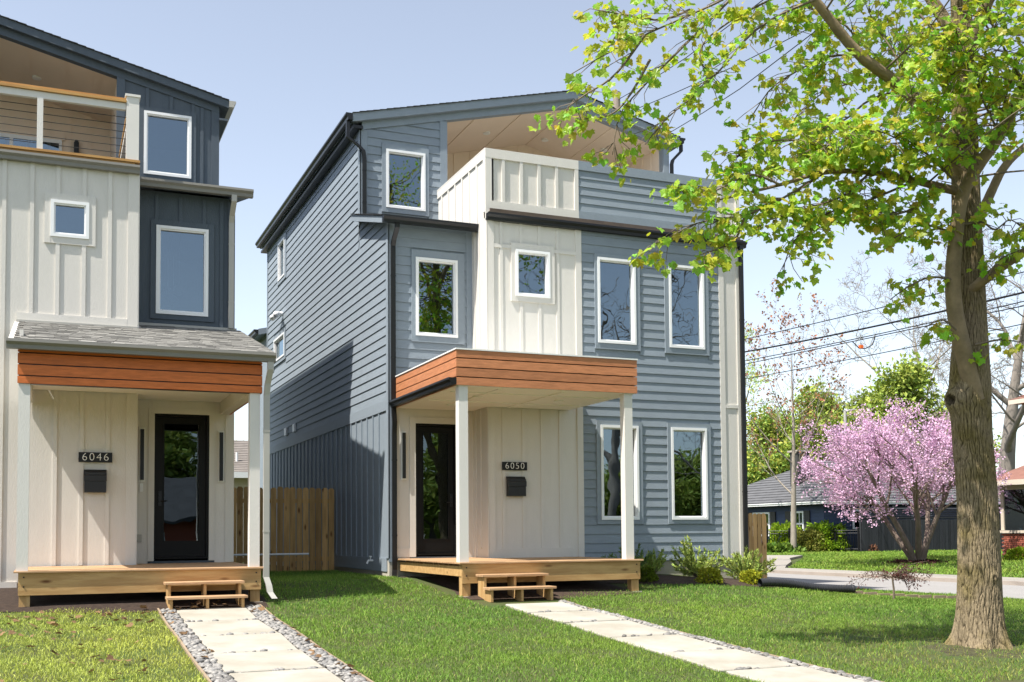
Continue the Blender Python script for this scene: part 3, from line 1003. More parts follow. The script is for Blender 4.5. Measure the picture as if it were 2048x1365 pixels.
# balcony recess: floor, cheeks, back wall, ceiling panels and battens
build('balcony_floor', MB().box(XB + .02, XR - .02, YA + .12, YK, 6.06, 6.20), 'drywall', H)
mb = MB(); mb.prism([(YC + .02, 6.2), (YK, 6.2), (YK, 8.95), (YC + .02, 8.95)], 'x', OPL - .10, OPL)
bl = build('balcony_cheek', mb, 'tan_panel', H)
for y in np.arange(YC + .5, YK, .42):
    build('batten', MB().box(OPL, OPL + .018, y - .03, y + .03, 6.2, 8.85), 'tan_panel', bl)
mb = MB(); mb.prism([(YC + .14, 6.2), (YK, 6.2), (YK, 9.1), (YC + .145, 9.1)], 'x', OPR - .035, OPR - .012)
br = build('balcony_cheek', mb, 'tan_panel', H)
for y in np.arange(YC + .5, YK, .42):
    build('batten', MB().box(OPR - .053, OPR - .036, y - .03, y + .03, 6.2, 9.0), 'tan_panel', br)
mb = MB(); mb.prism([(OPL - .1, 6.2), (OPR + .1, 6.2), (OPR + .1, ceil(OPR + .1)), (RIDX, ceil(RIDX)), (OPL - .1, ceil(OPL - .1))], 'y', YK, YK + .1)
bb = build('balcony_wall', mb, 'tan_panel', H)
for x in np.arange(OPL + .3, OPR, .42):
    build('batten', MB().box(x - .03, x + .03, YK - .018, YK, 6.2, opz(x)), 'tan_panel', bb)
cz = lambda x: opz(x) + 0.03
mb = MB(); mb.prism([(OPL, cz(OPL)), (RIDX, cz(RIDX)), (OPR, cz(OPR)), (OPR, cz(OPR) + .03), (RIDX, cz(RIDX) + .03), (OPL, cz(OPL) + .03)], 'y', YC + .121, YK)
cl = build('balcony_ceiling', mb, 'tan_panel', H)
for x in (8.46, 9.58, 10.75, 11.85, 12.7):
    s = SL if x < RIDX else -SR
    mb = MB(); mb.prism([(x - .035, cz(x) - .035 * s - .016), (x + .035, cz(x) + .035 * s - .016), (x + .035, cz(x) + .035 * s + .004), (x - .035, cz(x) - .035 * s + .004)], 'y', YC + .122, YK)
    build('ceiling_batten', mb, 'tan_panel', cl)
for x, y in ((9.14, 23.09), (10.95, 23.8), (12.2, 23.11)):
    build('recessed_light', MB().disc((x, y), .085, cz(x) - .03, cz(x) + .01), 'lamp_white', H)
# roof
rl = slope_roof(H, 5.62, roof_z(5.62), RIDX, RIDZ, YC - .14, YE + .2, .17, 'blue_trim', 'shingle_dark')
rr = slope_roof(H, RIDX, RIDZ, 13.46, roof_z(13.46), YC - .14, YE + .2, .17, 'blue_trim', 'shingle_dark')
fe = Fr('L', 5.618)
gutter(H, fe, YC - .16, YE + .2, roof_z(5.62) - .004, 'black_metal', h=.14, w=.14)
fe2 = Fr('R', 13.462)
gutter(H, fe2, YC - .16, YE + .2, roof_z(13.46) - .004, 'black_metal', h=.13, w=.13)
build('soffit', MB().box(5.64, XL + .02, YC - .12, YE + .2, 8.40, 8.46), 'black_metal', H)  # black here paints in the shade under the eave
downspout(H, [(5.54, YC - .06, 8.54), (5.54, YC - .06, 8.36), (5.53, YC - .07, 8.20), (5.74, YC - .075, 8.06), (5.86, YC - .078, 7.95), (5.885, YC - .075, 7.80), (5.885, YC - .075, 6.56)], 'black_metal')
downspout(H, [(13.53, YC - .06, 9.10), (13.53, YC - .06, 8.94), (13.30, YC - .06, 8.70), (13.27, YC - .06, 8.6), (13.27, YC - .06, 6.4)], 'black_metal')
# shed roof over the recessed front
mb = MB(); mb.prism([(YB - .26, SHED0 - .13), (YC, SHED1 - .13), (YC, SHED1), (YB - .26, SHED0)], 'x', 5.62, XB - .01)
sh = build('shed_roof', mb, 'blue_trim', H)
mb = MB()
for k in range(14):
    a, b = k / 14, (k + 1.15) / 14
    ya, yb = YB - .30 + (YC - YB + .28) * a, YB - .30 + (YC - YB + .28) * min(b, 1)
    za, zb = SHED0 + (SHED1 - SHED0) * a, SHED0 + (SHED1 - SHED0) * min(b, 1)
    mb.prism([(ya, za + .002), (yb, zb + .002), (yb, zb + .008), (ya, za + .02)], 'x', 5.59, XB - .008)
build('shingles', mb, 'shingle_dark', sh, kind='stuff')
gutter(H, Fr('F', YB - .262), 5.62, 7.60, SHED0 - .002, 'black_metal', h=.125, w=.14)
downspout(H, [(5.90, YB - .30, 5.84), (5.90, YB - .30, 5.74), (5.885, YB - .13, 5.55), (5.885, YB - .075, 5.45), (5.885, YB - .075, 2.62), (5.885, YB - .09, 2.4), (5.90, YB - .10, 2.1), (5.90, YB - .08, 1.9), (5.90, YB - .08, -.66), (5.87, YB - .16, -.80), (5.80, YB - .30, -.86)], 'black_metal', a=.085)
# balcony parapet: cap, cream panels with battens, blue planks
PB, PT, PCAP = 6.16, 7.31, 7.13
fP = Fr('F', YA + .01)
par = build('parapet', MB().box(XB + .004, XR, YA + .012, YA + .15, 6.12, PT - .012), 'cream', H)
for a, b, m in ((XB - .03, 9.455, 'cream'), (9.455, 12.665, 'blue_trim'), (12.665, XR + .03, 'cream')):
    build('cap_board', MB().box(a, b, YA - .03, YA + .012, PCAP, PT), m, par)
    build('cap_board', MB().box(a, b, YA + .011, YA + .17, PT - .011, PT + .012), m, par)
    build('base_board', MB().box(a + .03 if a < 8 else a, b, YA - .028, YA + .012, PB, PB + .15), m, par)
trim_board(par, fP, XB - .03, XB + .10, PB - .2, PCAP, 'cream', .037); trim_board(par, fP, 9.37, 9.453, PB + .15, PCAP, 'cream', .037)
battens(par, fP, [7.86, 8.235, 8.61, 8.985], PB + .15, PCAP, [], 'cream', d=.034)
battens(par, fP, [12.72, 13.16], PB + .15, PCAP, [], 'cream', d=.034, bw=.09)
lap_siding(par, fP, 9.455, 12.665, PB + .15, PCAP - .005, [], 'blue_siding', expo=.165)
fPs = Fr('L', XB)
mb = MB(); mb.prism([(YA + .012, 6.101), (YB + .03, 6.101), (YB + .03, 5.9), (YC - .001, SHED1 - .1), (YC - .001, PT - .012), (YA + .012, PT - .012)], 'x', XB, XB + .15)
ps = build('parapet', mb, 'cream_white', H)
shz = lambda y: SHED0 + (SHED1 - SHED0) * (y - (YB - .26)) / (YC - YB + .26)
build('cap_board', fPs.box(MB(), YA + .013, YC - .001, PCAP, PT, 0.0, .027), 'cream_white', ps)
build('cap_board', MB().box(XB - .03, XB + .17, YA + .17, YC - .001, PT - .011, PT + .012), 'cream_white', ps)
trim_board(ps, fPs, YA + .014, YA + .12, 6.101, PCAP, 'cream_white', .026)
for y in np.arange(YA + .48, YC - .15, .41):
    trim_board(ps, fPs, y - .03, y + .03, max(5.95, shz(y)), PCAP, 'cream_white', .024, name='batten')
build('parapet', MB().box(XR - .15, XR, YA + .16, YC - .04, 6.05, PT), 'cream', H)
# the eaves of the bay: flashing, metal pan and long gutter
build('flashing', MB().box(XB + .05, XR + .0, YA - .05, YA + .01, 6.10, 6.155), 'brown_metal', H)
build('drip_pan', MB().box(XB + .02, XR + .04, YA - .10, YA + .01, 6.055, 6.085), 'brown_metal', H)
gutter(H, Fr('F', YA - .002), XB - .02, XR + .10, 6.05, 'black_metal', h=.13, w=.15)
downspout(H, [(13.17, YA - .10, 5.95), (13.17, YA - .10, 5.84), (13.19, YA - .07, 5.70), (13.19, YA - .075, -.80), (13.2, YA - .16, -.95)], 'black_metal', a=.085)
# rear wing and closing walls
wR = wall(H, fR, YA, YE, -0.575, 6.1, [], 'blue_trim')
wall(H, fR, YC, YE, 6.1, 9.0, [], 'blue_trim')
mb = MB(); mb.prism([(XL, -.5), (XR, -.5), (XR, ceil(XR)), (RIDX, ceil(RIDX)), (XL, ceil(XL))], 'y', YE - .12, YE)
build('wall', mb, 'blue_trim', H)
rw = build('rear_wing', MB().box(XL + .02, XR - .5, YE, YE + 3.2, -.5, 6.0), 'blue_trim', H)
mb = MB(); mb.prism([(5.55, 5.92), (9.2, 6.75), (XR, 5.9), (XR, 6.06), (9.2, 6.92), (5.55, 6.09)], 'y', YE + .001, YE + 3.4)
build('wing_roof', mb, 'blue_trim', rw)
gutter(H, Fr('L', 5.548), YE + .01, YE + 3.4, 6.07, 'black_metal', parent=rw)
# interior floors and a core wall so that rooms read as rooms behind the glass
mb = MB()
for z in (-0.45, 2.75):
    mb.box(XL + .15, XR - .15, YB + .16, YE - .13, z - .12, z)
    mb.box(XB + .15, XR - .15, YA + .15, YB + .16, z - .12, z)
mb.box(XL + .15, XR - .15, YK + .11, YE - .13, 5.9, 6.02); mb.box(XL + .15, OPL - .1, YB + .2, YK + .1, 5.78, 5.90)
mb.box(OPL, XR - .15, YB + .16, YK + .1, 5.80, 6.04)
build('floor_slab', mb, 'drywall', H)
mb = MB(); mb.box(XL + .15, XR - .15, 24.2, 24.3, -.45, 5.78)
mb.box(XB - .02, XB + .08, YB + .2, 24.2, 2.76, 5.78); mb.box(XL + .15, XR - .15, YK + 1.0, YK + 1.1, 6.03, 8.5)
build('partition', mb, 'drywall', H)

# porch of 6050
PX0, PX1, PY0 = 5.95, 9.20, 16.38
pr = build('porch_roof', MB().box(PX0 + .03, PX1 - .03, PY0 + .03, YA - .001, 2.40, 2.93), 'black_metal', H)
build('roof_deck', MB().box(PX0 + .03, XB - .002, YA, YB - .002, 2.40, 2.93), 'brown_metal', pr)
zb = [2.372, 2.512, 2.664, 2.816, 2.955]
for a, b in zip(zb[:-1], zb[1:]):
    build('fascia_board', MB().box(PX0 - .022, PX1 + .022, PY0 - .022, PY0 + .004, a + .009, b - .008), 'orange_sunlit', pr)
    build('fascia_board', MB().box(PX0 - .020, PX0 + .004, PY0 + .005, YB - .003, a + .009, b - .008), 'orange_sunlit', pr)
    build('fascia_board', MB().box(PX1 - .004, PX1 + .020, PY0 + .005, YA - .04, a + .009, b - .008), 'orange_sunlit', pr)
mb = MB(); mb.box(PX0 - .035, PX1 + .035, PY0 - .035, PY0 + .03, 2.951, 2.974); mb.box(PX0 - .035, PX0 + .03, PY0 + .03, YB - .005, 2.951, 2.974)
mb.box(PX1 - .03, PX1 + .035, PY0 + .03, YA - .04, 2.951, 2.974); mb.box(PX0 + .03, PX1 - .03, PY0 + .03, YA - .04, 2.94, 2.966)
build('drip_edge', mb, 'white_metal', pr)
pc = build('porch_ceiling', MB().box(PX0 + .005, PX1 - .005, PY0 + .006, YA - .04, 2.374, 2.398), 'porch_ceiling', H)
build('ceiling_panel', MB().box(PX0 + .005, XB - .02, YA - .039, YB - .03, 2.375, 2.398), 'porch_ceiling', pc)
for x in (6.75, 7.9):
    build('ceiling_batten', MB().box(x - .03, x + .03, PY0 + .15, YA - .1, 2.358, 2.376), 'porch_ceiling', pc)
for y in (17.1, 18.3):
    build('ceiling_batten', MB().box(PX0 + .15, PX1 - .15, y - .03, y + .03, 2.357, 2.3755), 'porch_ceiling', pc)
for x, y in ((6.74, 17.54), (8.32, 17.6), (6.73, 18.84)):
    build('recessed_light', MB().disc((x, y), .09, 2.345, 2.380), 'lamp_white', H)
for x in (5.985, 8.99):
    build('column', MB().box(x, x + .155, PY0 + .02, PY0 + .175, -.462, 2.385), 'cream_white', H)
gutter(H, Fr('L', PX0 - .021), PY0 - .02, YB + .05, 2.50, 'black_metal', h=.115, w=.125)
DZ = -.455


def deck(house, x0, x1, y0, ybacks, z, gnd, bolts=True):
    """rim boards, posts, then one object per deck board; ybacks: list of (xa, xb, yback)"""
    yb = max(b[2] for b in ybacks)
    dk = build('deck', MB().box(x0 + .03, x1 - .03, y0 + .02, y0 + .058, z - .335, z - .028), 'lumber', house)
    for x in (x0 + .03, x1 - .068):
        mb = MB(); mb.prism([(y0 + .059, z - .225), (ybacks[0][2] - .01, z - .225), (ybacks[0][2] - .01, z - .066), (y0 + .059, z - .066)], 'x', x, x + .038)
        build('rim_board', mb, 'lumber', dk)
    for x in (x0 + .04, x1 - .18):
        g = float(gz(x, y0))
        build('deck_post', MB().box(x, x + .14, y0 + .06, y0 + .20, g - .15, z - .03), 'lumber_post', dk)
        build('footing', MB().box(x - .03, x + .18, y0 + .02, y0 + .25, g - .1, g + .02), 'foundation', dk)
    y, k = y0 - .015, 0
    while y < yb - .02:
        ye = min(y + .138, yb - .004)
        for xa, xb, yl in ybacks:
            if ye <= yl:
                mb = MB(); mb.cbox(xa, xb, y, ye, z - .026, z + random.uniform(-.001, .001), .004)
                build('deck_board', mb, 'lumber_tread', dk)
        y += .1435
    for i in range(12):
        yy = y0 + .25 + i * .26
        if yy < ybacks[0][2] - .1:
            build('joist', MB().box(x0 + .07, x1 - .07, yy, yy + .038, z - .20, z - .03), 'lumber', dk)
    mb = MB()
    for x in (x0 + .10, x1 - .10):
        for zz in (z - .085, z - .215):
            mb.tube([(x, y0 + .022, zz), (x, y0 + .010, zz)], .011, 8)
    build('bolts', mb, 'iron', dk)
    return dk


deck(H, 5.98, 9.26, 16.33, [(5.96, XB - .01, YB - .03), (XB - .01, 9.28, YA - .04)], DZ, -.95)


def steps(label, x0, x1, y_back, ztop, rise, run):
    g = float(gz((x0 + x1) / 2, y_back - run * 2)) + .01
    t = thing('wooden_steps', label, 'steps', ((x0 + x1) / 2, y_back - run, g), 'wooden porch steps')
    z2 = ztop - rise
    for x in (x0 + .01, (x0 + x1) / 2 - .02, x1 - .05):
        mb = MB()
        mb.prism([(y_back - .001, ztop - .037), (y_back - run + .02, ztop - .037), (y_back - run + .02, z2 - .037), (y_back - 2 * run + .02, z2 - .037), (y_back - 2 * run + .02, g), (y_back - 2 * run + .16, g), (y_back - .001, g)], 'x', x, x + .04)
        build('stringer', mb, 'lumber_post', t)
    for k, z in enumerate((ztop, z2)):
        ya = y_back - run * (k + 1)
        for a, b in ((ya - .025, ya + run / 2 - .012), (ya + run / 2 - .008, ya + run + (.0 if k == 0 else -.03))):
            mb = MB(); mb.cbox(x0 - .03, x1 + .03, a, b, z - .036, z, .005)
            build('tread', mb, 'lumber_tread', t)
    return t


steps('wooden steps at the porch of the blue-grey house', 6.26, 7.34, 16.34, -.645, .195, .29)

# house furniture on the walls


def digits(text, fr, u, z, h, parent, m):
    cu = bpy.data.curves.new('digits', 'FONT')
    cu.body = text
    cu.size = h * 1.5
    cu.extrude = .004
    cu.space_character = 1.22
    cu.offset = -0.003
    cu.align_x = 'CENTER'; cu.align_y = 'CENTER'
    tmp = bpy.data.objects.new('digits_curve', cu)
    COL.objects.link(tmp)
    dg = bpy.context.evaluated_depsgraph_get()
    me = bpy.data.meshes.new_from_object(tmp.evaluated_get(dg))
    bpy.data.objects.remove(tmp)
    me.name = 'digits'
    me.materials.clear(); me.materials.append(MATS[m])
    o = bpy.data.objects.new('digits', me)
    COL.objects.link(o)
    o.parent = parent
    o.location = np.array(fr.pt(u, z, .064)) - BASE[parent.name]
    o.rotation_euler = (math.pi / 2, 0, 0)
    return o


def plaque_and_box(num, fr, u0, u1, z0, z1, m0, m1, n0, n1, lab1, lab2):
    pl = build('number_plaque', fr.box(MB(), u0, u1, z0, z1, .036, .058), 'plaque_black')
    tag(pl, lab1, 'house number')
    digits(num, fr, (u0 + u1) / 2, (z0 + z1) / 2, (z1 - z0) * .74, pl, 'digit_metal')
    t = thing('mailbox', lab2, 'mailbox', fr.pt((m0 + m1) / 2, n0, .1))
    mb = MB(); fr.box(mb, m0, m1, n0, n1 - .05, .036, .135)
    build('box_body', mb, 'mailbox_black', t)
    mb = MB(); fr.quadprism(mb, [(.036, n1 - .048), (.142, n1 - .19), (.150, n1 - .186), (.150, n1 - .10), (.060, n1), (.036, n1)], m0 - .006, m1 + .006)
    build('lid', mb, 'mailbox_black', t)


plaque_and_box('6050', fA, 7.78, 8.29, 1.19, 1.345, 7.87, 8.23, .70, 1.07,
               'black number plaque on the porch wall of the blue-grey house', 'black wall mailbox on the porch of the blue-grey house')

# ------------------------------------------------------------------ house 6046 (cream and navy, cropped at the frame)
X2, XW, XE = 2.94, -4.5, 1.26
YL, YD, YC2, YK2, YE2 = 18.93, 19.70, 21.80, 24.45, 31.5
H2 = thing('house', 'cream and navy house numbered 6046 with a cable-railed balcony, cut off by the photo edge', 'house', (-.8, 25.0, -0.8))
gL, gD, gC, gR = Fr('F', YL), Fr('F', YD), Fr('F', YC2), Fr('R', X2)
RX2, RZ2 = -2.3, 9.84
roof2 = lambda x: RZ2 - abs(x - RX2) * 0.2353
fd = MB(); fd.box(XW + .03, XE - .03, YL + .02, YD, -1.2, -.75); fd.box(XW + .03, X2 - .03, YD, YE2, -1.2, -.52)
build('foundation', fd, 'foundation', H2)
W1 = ((-.08, .50, 4.84, 5.44), (-.17, .60, 4.73, 5.55))
w1 = wall(H2, gL, XW, XE, -.80, 6.02, [inset(W1[0])], 'cream')
window(H2, gL, *W1, 'cream', dt=.030)
trim_board(w1, gL, 1.10, XE + .004, -.50, 6.0, 'cream', .024)
battens(w1, gL, [-.355, .03, .425, .82], 3.57, 6.0, [W1[1]], 'cream', d=.022)
battens(w1, gL, [-.76, -1.15, -1.55], -.70, 6.0, [], 'cream', d=.022)
battens(w1, gL, [.03, .425, .82], -.46, 2.35, [], 'cream', d=.022)
trim_board(w1, gL, -.56, 1.10, 3.45, 3.57, 'cream', .026)
trim_board(w1, gL, XW, -.50, -.82, -.70, 'cream', .024)
c1 = wall(H2, Fr('R', XE), YL, YD + .02, -.80, 6.02, [], 'cream')
trim_board(c1, Fr('R', XE), YL - .02, YL + .10, -.5, 6.0, 'cream', .02)
# recessed front: navy above, cream with the door below
W2 = ((1.61, 2.49, 3.85, 5.40), (1.52, 2.59, 3.76, 5.50))
DOOR2 = (1.61, 2.525, -.395, 2.11)
w2 = wall(H2, gD, XE, X2, -.52, 6.0, [inset(W2[0]), (DOOR2[0] + .01, DOOR2[1] - .01, -.43, DOOR2[3] - .01)], 'navy_siding')
window(H2, gD, *W2, 'navy_siding', dt=.030)
battens(w2, gD, [1.62, 2.02, 2.42], 5.50, 5.94, [], 'navy_siding', d=.022)
battens(w2, gD, [2.72], 3.6, 5.94, [], 'navy_siding', d=.022)
trim_board(w2, gD, 2.83, X2 + .01, 3.5, 5.95, 'navy_siding', .026)
for a, b, c, d in ((XE + .002, DOOR2[0] - .10, -.52, 2.42), (DOOR2[1] + .10, X2, -.52, 2.42), (DOOR2[0] - .10, DOOR2[1] + .10, DOOR2[3] + .005, 2.42)):
    build('cream_panel', gD.box(MB(), a, b, c, d, .0, .012), 'cream', w2)
trim_board(w2, gD, DOOR2[0] - .10, DOOR2[0], -.43, DOOR2[3] + .10, 'cream', .030); trim_board(w2, gD, DOOR2[1], DOOR2[1] + .10, -.43, DOOR2[3] + .10, 'cream', .030)
trim_board(w2, gD, DOOR2[0], DOOR2[1], DOOR2[3] + .003, DOOR2[3] + .10, 'cream', .028)
trim_board(w2, gD, 2.80, X2 + .01, -.46, 2.4, 'cream', .028)
battens(w2, gD, [1.60, 2.02, 2.44], DOOR2[3] + .10, 2.38, [], 'cream', d=.024, bw=.05)
glass_door(H2, gD, DOOR2, True)
wall_lamp(H2, gD, 1.405, .93, 1.86); wall_lamp(H2, gD, 2.725, .93, 1.84)
build('doorbell', gD.box(MB(), 1.375, 1.425, .76, .90, .012, .04), 'white_metal', H2)
build('outlet_cover', gD.box(MB(), 1.32, 1.41, -.10, .03, .012, .045), 'pale_metal', H2)
# third storey and gable
W3 = ((1.54, 2.42, 6.95, 8.18), (1.44, 2.51, 6.85, 8.27))
ceil2 = lambda x: roof2(x) - .17
w3 = wall(H2, gC, 1.05, X2, 6.2, 8.4, [inset(W3[0])], 'navy_siding', top=ceil2)
window(H2, gC, *W3, 'navy_siding', dt=.030)
battens(w3, gC, [1.60, 2.04, 2.45], 8.27, 8.9, [], 'navy_siding', d=.024, top=lambda x: ceil2(x) - .12)
battens(w3, gC, [1.60, 2.04, 2.45], 6.5, 6.85, [], 'navy_siding', d=.024)
battens(w3, gC, [2.62], 6.5, 8.9, [], 'navy_siding', d=.024, top=lambda x: ceil2(x) - .12)
trim_board(w3, gC, 2.80, X2 + .01, 6.4, ceil2(2.8) - .03, 'navy_siding', .028); trim_board(w3, gC, 1.04, 1.19, 6.2, 8.80, 'navy_siding', .028)
mb = MB(); mb.prism([(RX2, roof2(RX2) - .30), (X2, roof2(X2) - .28), (X2, ceil2(X2) + .02), (RX2, ceil2(RX2) + .02)], 'y', YC2 - .032, YC2 + .12)
mb.prism([(XW, roof2(XW) - .30), (RX2, roof2(RX2) - .30), (RX2, ceil2(RX2) + .02), (XW, ceil2(XW) + .02)], 'y', YC2 - .032, YC2 + .12)
build('frieze', mb, 'navy_siding', H2)
slope_roof(H2, RX2, RZ2, 3.12, roof2(3.12), YC2 - .14, YE2 + .2, .15, 'navy_siding', 'shingle_dark')
slope_roof(H2, XW - .4, roof2(XW - .4), RX2, RZ2, YC2 - .14, YE2 + .2, .15, 'navy_siding', 'shingle_dark')
gutter(H2, Fr('R', 3.122), YC2 - .16, YE2 + .2, roof2(3.12) - .004, 'pale_metal', h=.13, w=.13)
build('soffit', MB().box(X2, 3.10, YC2 - .12, YE2 + .2, 8.16, 8.20), 'navy_siding', H2)
# balcony
o2 = lambda x: roof2(x) - .26
build('balcony_floor', MB().box(XW, XE - .01, YL + .05, YK2, 6.02, 6.18), 'interior_dark', H2)
mb = MB(); mb.prism([(XW, 6.18), (1.05, 6.18), (1.05, ceil2(1.05)), (RX2, ceil2(RX2)), (XW, ceil2(XW))], 'y', YK2, YK2 + .1)
b2 = build('balcony_wall', mb, 'tan_panel', H2)
for x in (-1.75, -1.35, -.95, -.55, -.15, .25, .65):
    build('batten', MB().box(x - .03, x + .03, YK2 - .018, YK2, 6.18, o2(x)), 'tan_panel', b2)
build('trim_board', MB().box(-1.4, .16, YK2 - .035, YK2, 8.30, 8.42), 'tan_panel', b2)
build('balcony_cheek', MB().box(1.05, 1.15, YC2 + .12, YK2, 6.18, 8.85), 'tan_panel', H2)
mb = MB(); mb.prism([(XW, o2(XW)), (RX2, o2(RX2)), (1.05, o2(1.05)), (1.05, o2(1.05) + .03), (RX2, o2(RX2) + .03), (XW, o2(XW) + .03)], 'y', YC2 + .121, YK2)
c2 = build('balcony_ceiling', mb, 'tan_panel', H2)
for x in (-1.9, -1.2, -.55, .10, .70):
    s = -.2353 if x > RX2 else .2353
    mb = MB(); mb.prism([(x - .045, o2(x) - .045 * s - .016), (x + .045, o2(x) + .045 * s - .016), (x + .045, o2(x) + .045 * s + .004), (x - .045, o2(x) - .045 * s + .004)], 'y', YC2 + .122, YK2)
    build('ceiling_batten', mb, 'tan_panel', c2)
build('recessed_light', MB().disc((-.38, 23.3), .085, o2(-.38) - .03, o2(-.38) + .03), 'lamp_white', H2)
sd = MB()
for a, b, c, d in ((-1.32, -1.26, 6.2, 8.30), (-.90, -.83, 6.2, 8.22), (.04, .10, 6.2, 8.30), (-1.26, .04, 8.22, 8.30), (-1.26, .04, 6.2, 6.28)):
    sd.box(a, b, YK2 - .045, YK2 + .03, c, d)
sdo = build('sliding_door', sd, 'white_vinyl', H2)
build('pane', MB().box(-1.26, .04, YK2 - .022, YK2 - .016, 6.28, 8.22), 'glass', sdo)
mb = MB(); mb.box(.33, .43, YK2 - .10, YK2 - .02, 8.02, 8.28); mb.box(.355, .405, YK2 - .02, YK2, 8.10, 8.22); mb.prism([(.34, 8.28), (.42, 8.28), (.40, 8.33), (.36, 8.33)], 'y', YK2 - .09, YK2 - .03)
build('wall_lamp', mb, 'black_metal', H2)
rail = build('railing', MB().box(XW, 1.05, YL + .02, YL + .10, 7.09, 7.20), 'cream_white', H2)
build('hand_rail', MB().box(XW, 1.06, YL - .02, YL + .14, 7.205, 7.245), 'rail_wood', rail)
build('hand_rail', MB().box(XW, 1.05, YL + .03, YL + .10, 7.246, 7.29), 'rail_wood', rail)
build('bottom_rail', MB().box(XW, 1.28, YL - .03, YL + .14, 6.205, 6.245), 'rail_wood', rail)
build('bottom_rail', MB().box(XW, 1.20, YL + .0, YL + .12, 6.165, 6.203), 'rail_wood', rail)
build('railing_post', MB().box(-.30, -.21, YL + .0, YL + .11, 6.246, 7.088), 'cream_white', rail)
build('railing_post', MB().box(-1.7, -1.61, YL + .0, YL + .11, 6.246, 7.088), 'cream_white', rail)
for k in range(6):
    build('cable', MB().tube([(XW, YL + .055, 6.36 + k * .122), (1.06, YL + .055, 6.36 + k * .122)], .006, 6), 'iron', rail)
rp = build('corner_post', MB().box(1.06, 1.26, YL - .01, YL + .17, 6.246, 7.31), 'cream_white', H2)
build('post_cap', MB().box(1.04, 1.28, YL - .03, YL + .19, 7.311, 7.35), 'cream_white', rp)
sr = build('railing', MB().box(1.11, 1.21, YL + .18, YC2 - .04, 7.11, 7.20), 'cream_white', H2)
build('hand_rail', MB().box(1.09, 1.24, YL + .17, YC2 - .04, 7.205, 7.245), 'rail_wood', sr)
build('bottom_rail', MB().box(1.09, 1.24, YL + .17, YC2 - .04, 6.20, 6.245), 'rail_wood', sr)
for k in range(6):
    build('cable', MB().tube([(1.16, YL + .18, 6.36 + k * .122), (1.16, YC2 - .04, 6.36 + k * .122)], .006, 6), 'iron', sr)
build('flashing', MB().box(XW, 1.20, YL - .05, YL + .12, 6.10, 6.162), 'interior_dark', H2)
gutter(H2, Fr('F', YL - .001), XW, 1.27, 6.13, 'grey_metal', h=.13, w=.14)
# shed roof over the recessed front
mb = MB(); mb.prism([(YD - .26, 5.98), (YC2, 6.52), (YC2, 6.63), (YD - .26, 6.09)], 'x', XE + .03, 3.17)
build('shed_roof', mb, 'navy_siding', H2)
gutter(H2, Fr('F', YD - .262), XE + .03, 3.21, 6.10, 'grey_metal', h=.13, w=.14)
downspout(H2, [(2.885, YD - .34, 5.98), (2.885, YD - .34, 5.86), (2.88, YD - .12, 5.66), (2.88, YD - .07, 5.55), (2.88, YD - .07, 3.66)], 'pale_metal', a=.09)
# side and rear walls
wall(H2, gR, YD + .001, YC2, -.52, 6.2, [], 'navy_siding', top=lambda y: 6.0 + .26 * (y - YD))
wall(H2, gR, YC2, YE2, -.52, 8.3, [], 'navy_siding')
mb = MB(); mb.prism([(XW, -.5), (X2, -.5), (X2, ceil2(X2)), (RX2, ceil2(RX2)), (XW, ceil2(XW))], 'y', YE2 - .12, YE2)
build('wall', mb, 'navy_siding', H2)
build('wall', MB().box(XW, XW + .12, YL + .01, YE2 - .13, -.5, 9.0), 'cream', H2)
mb = MB()
mb.box(XW + .15, X2 - .15, YD + .16, YE2 - .13, 2.63, 2.75); mb.box(XW + .15, XE - .15, YL + .15, YD + .16, 2.63, 2.75); mb.box(XW + .15, X2 - .15, YD + .16, YE2 - .13, -.57, -.45)
mb.box(XE + .05, X2 - .15, YD + .3, YK2, 5.75, 5.87); mb.box(1.15, X2 - .15, YK2 - .1, YE2 - .13, 6.02, 6.16)
build('floor_slab', mb, 'drywall', H2)
build('partition', MB().box(XW + .15, X2 - .15, 23.6, 23.7, -.45, 5.9), 'drywall', H2)
build('partition', MB().box(1.15, X2 - .15, 23.9, 24.0, 6.2, 8.2), 'drywall', H2)
for x, z in ((1.95, 4.55), (2.15, 4.62), (2.05, 4.40)):
    pl_ = build('pendant_lamp', MB().tube([(x, 21.2, z), (x, 21.2, 5.75)], .006, 5), 'white_vinyl', H2)
    me = ico(2); me.name = 'globe'; me.materials.append(MATS['lamp_white'])
    piece('globe', me, pl_, (x, 21.2, z), scale=(.11, .11, .11))
# porch: shingled lean-to roof, orange band, columns, deck
EY, EZ, WZ = 16.36, 2.715, 3.42
rz2 = lambda y: EZ + (WZ - EZ) * (y - EY) / (YL - EY)
pr2 = MB(); pr2.prism([(EY, rz2(EY) - .13), (YL - .001, rz2(YL) - .13), (YL - .001, rz2(YL)), (EY, rz2(EY))], 'x', -.585, 3.03)
pr2.prism([(YL - .001, rz2(YL) - .13), (YD - .001, rz2(YD) - .13), (YD - .001, rz2(YD)), (YL - .001, rz2(YL))], 'x', XE + .003, 3.03)
pr2 = build('porch_roof', pr2, 'cream', H2)
SH = []
for s in range(3):
    mb = MB(); w_ = .186
    mb.hexa([(-w_ / 2, 0, 0), (w_ / 2, 0, 0), (w_ / 2, .19, .0), (-w_ / 2, .19, .0), (-w_ / 2, 0, .011), (w_ / 2, 0, .011), (w_ / 2, .19, .004), (-w_ / 2, .19, .004)])
    me = bpy.data.meshes.new('shingle'); me.from_pydata(mb.v, [], mb.f); me.materials.append(MATS['shingle_grey']); SH.append(me)
slp = math.atan((WZ - EZ) / (YL - EY))
ny = 23
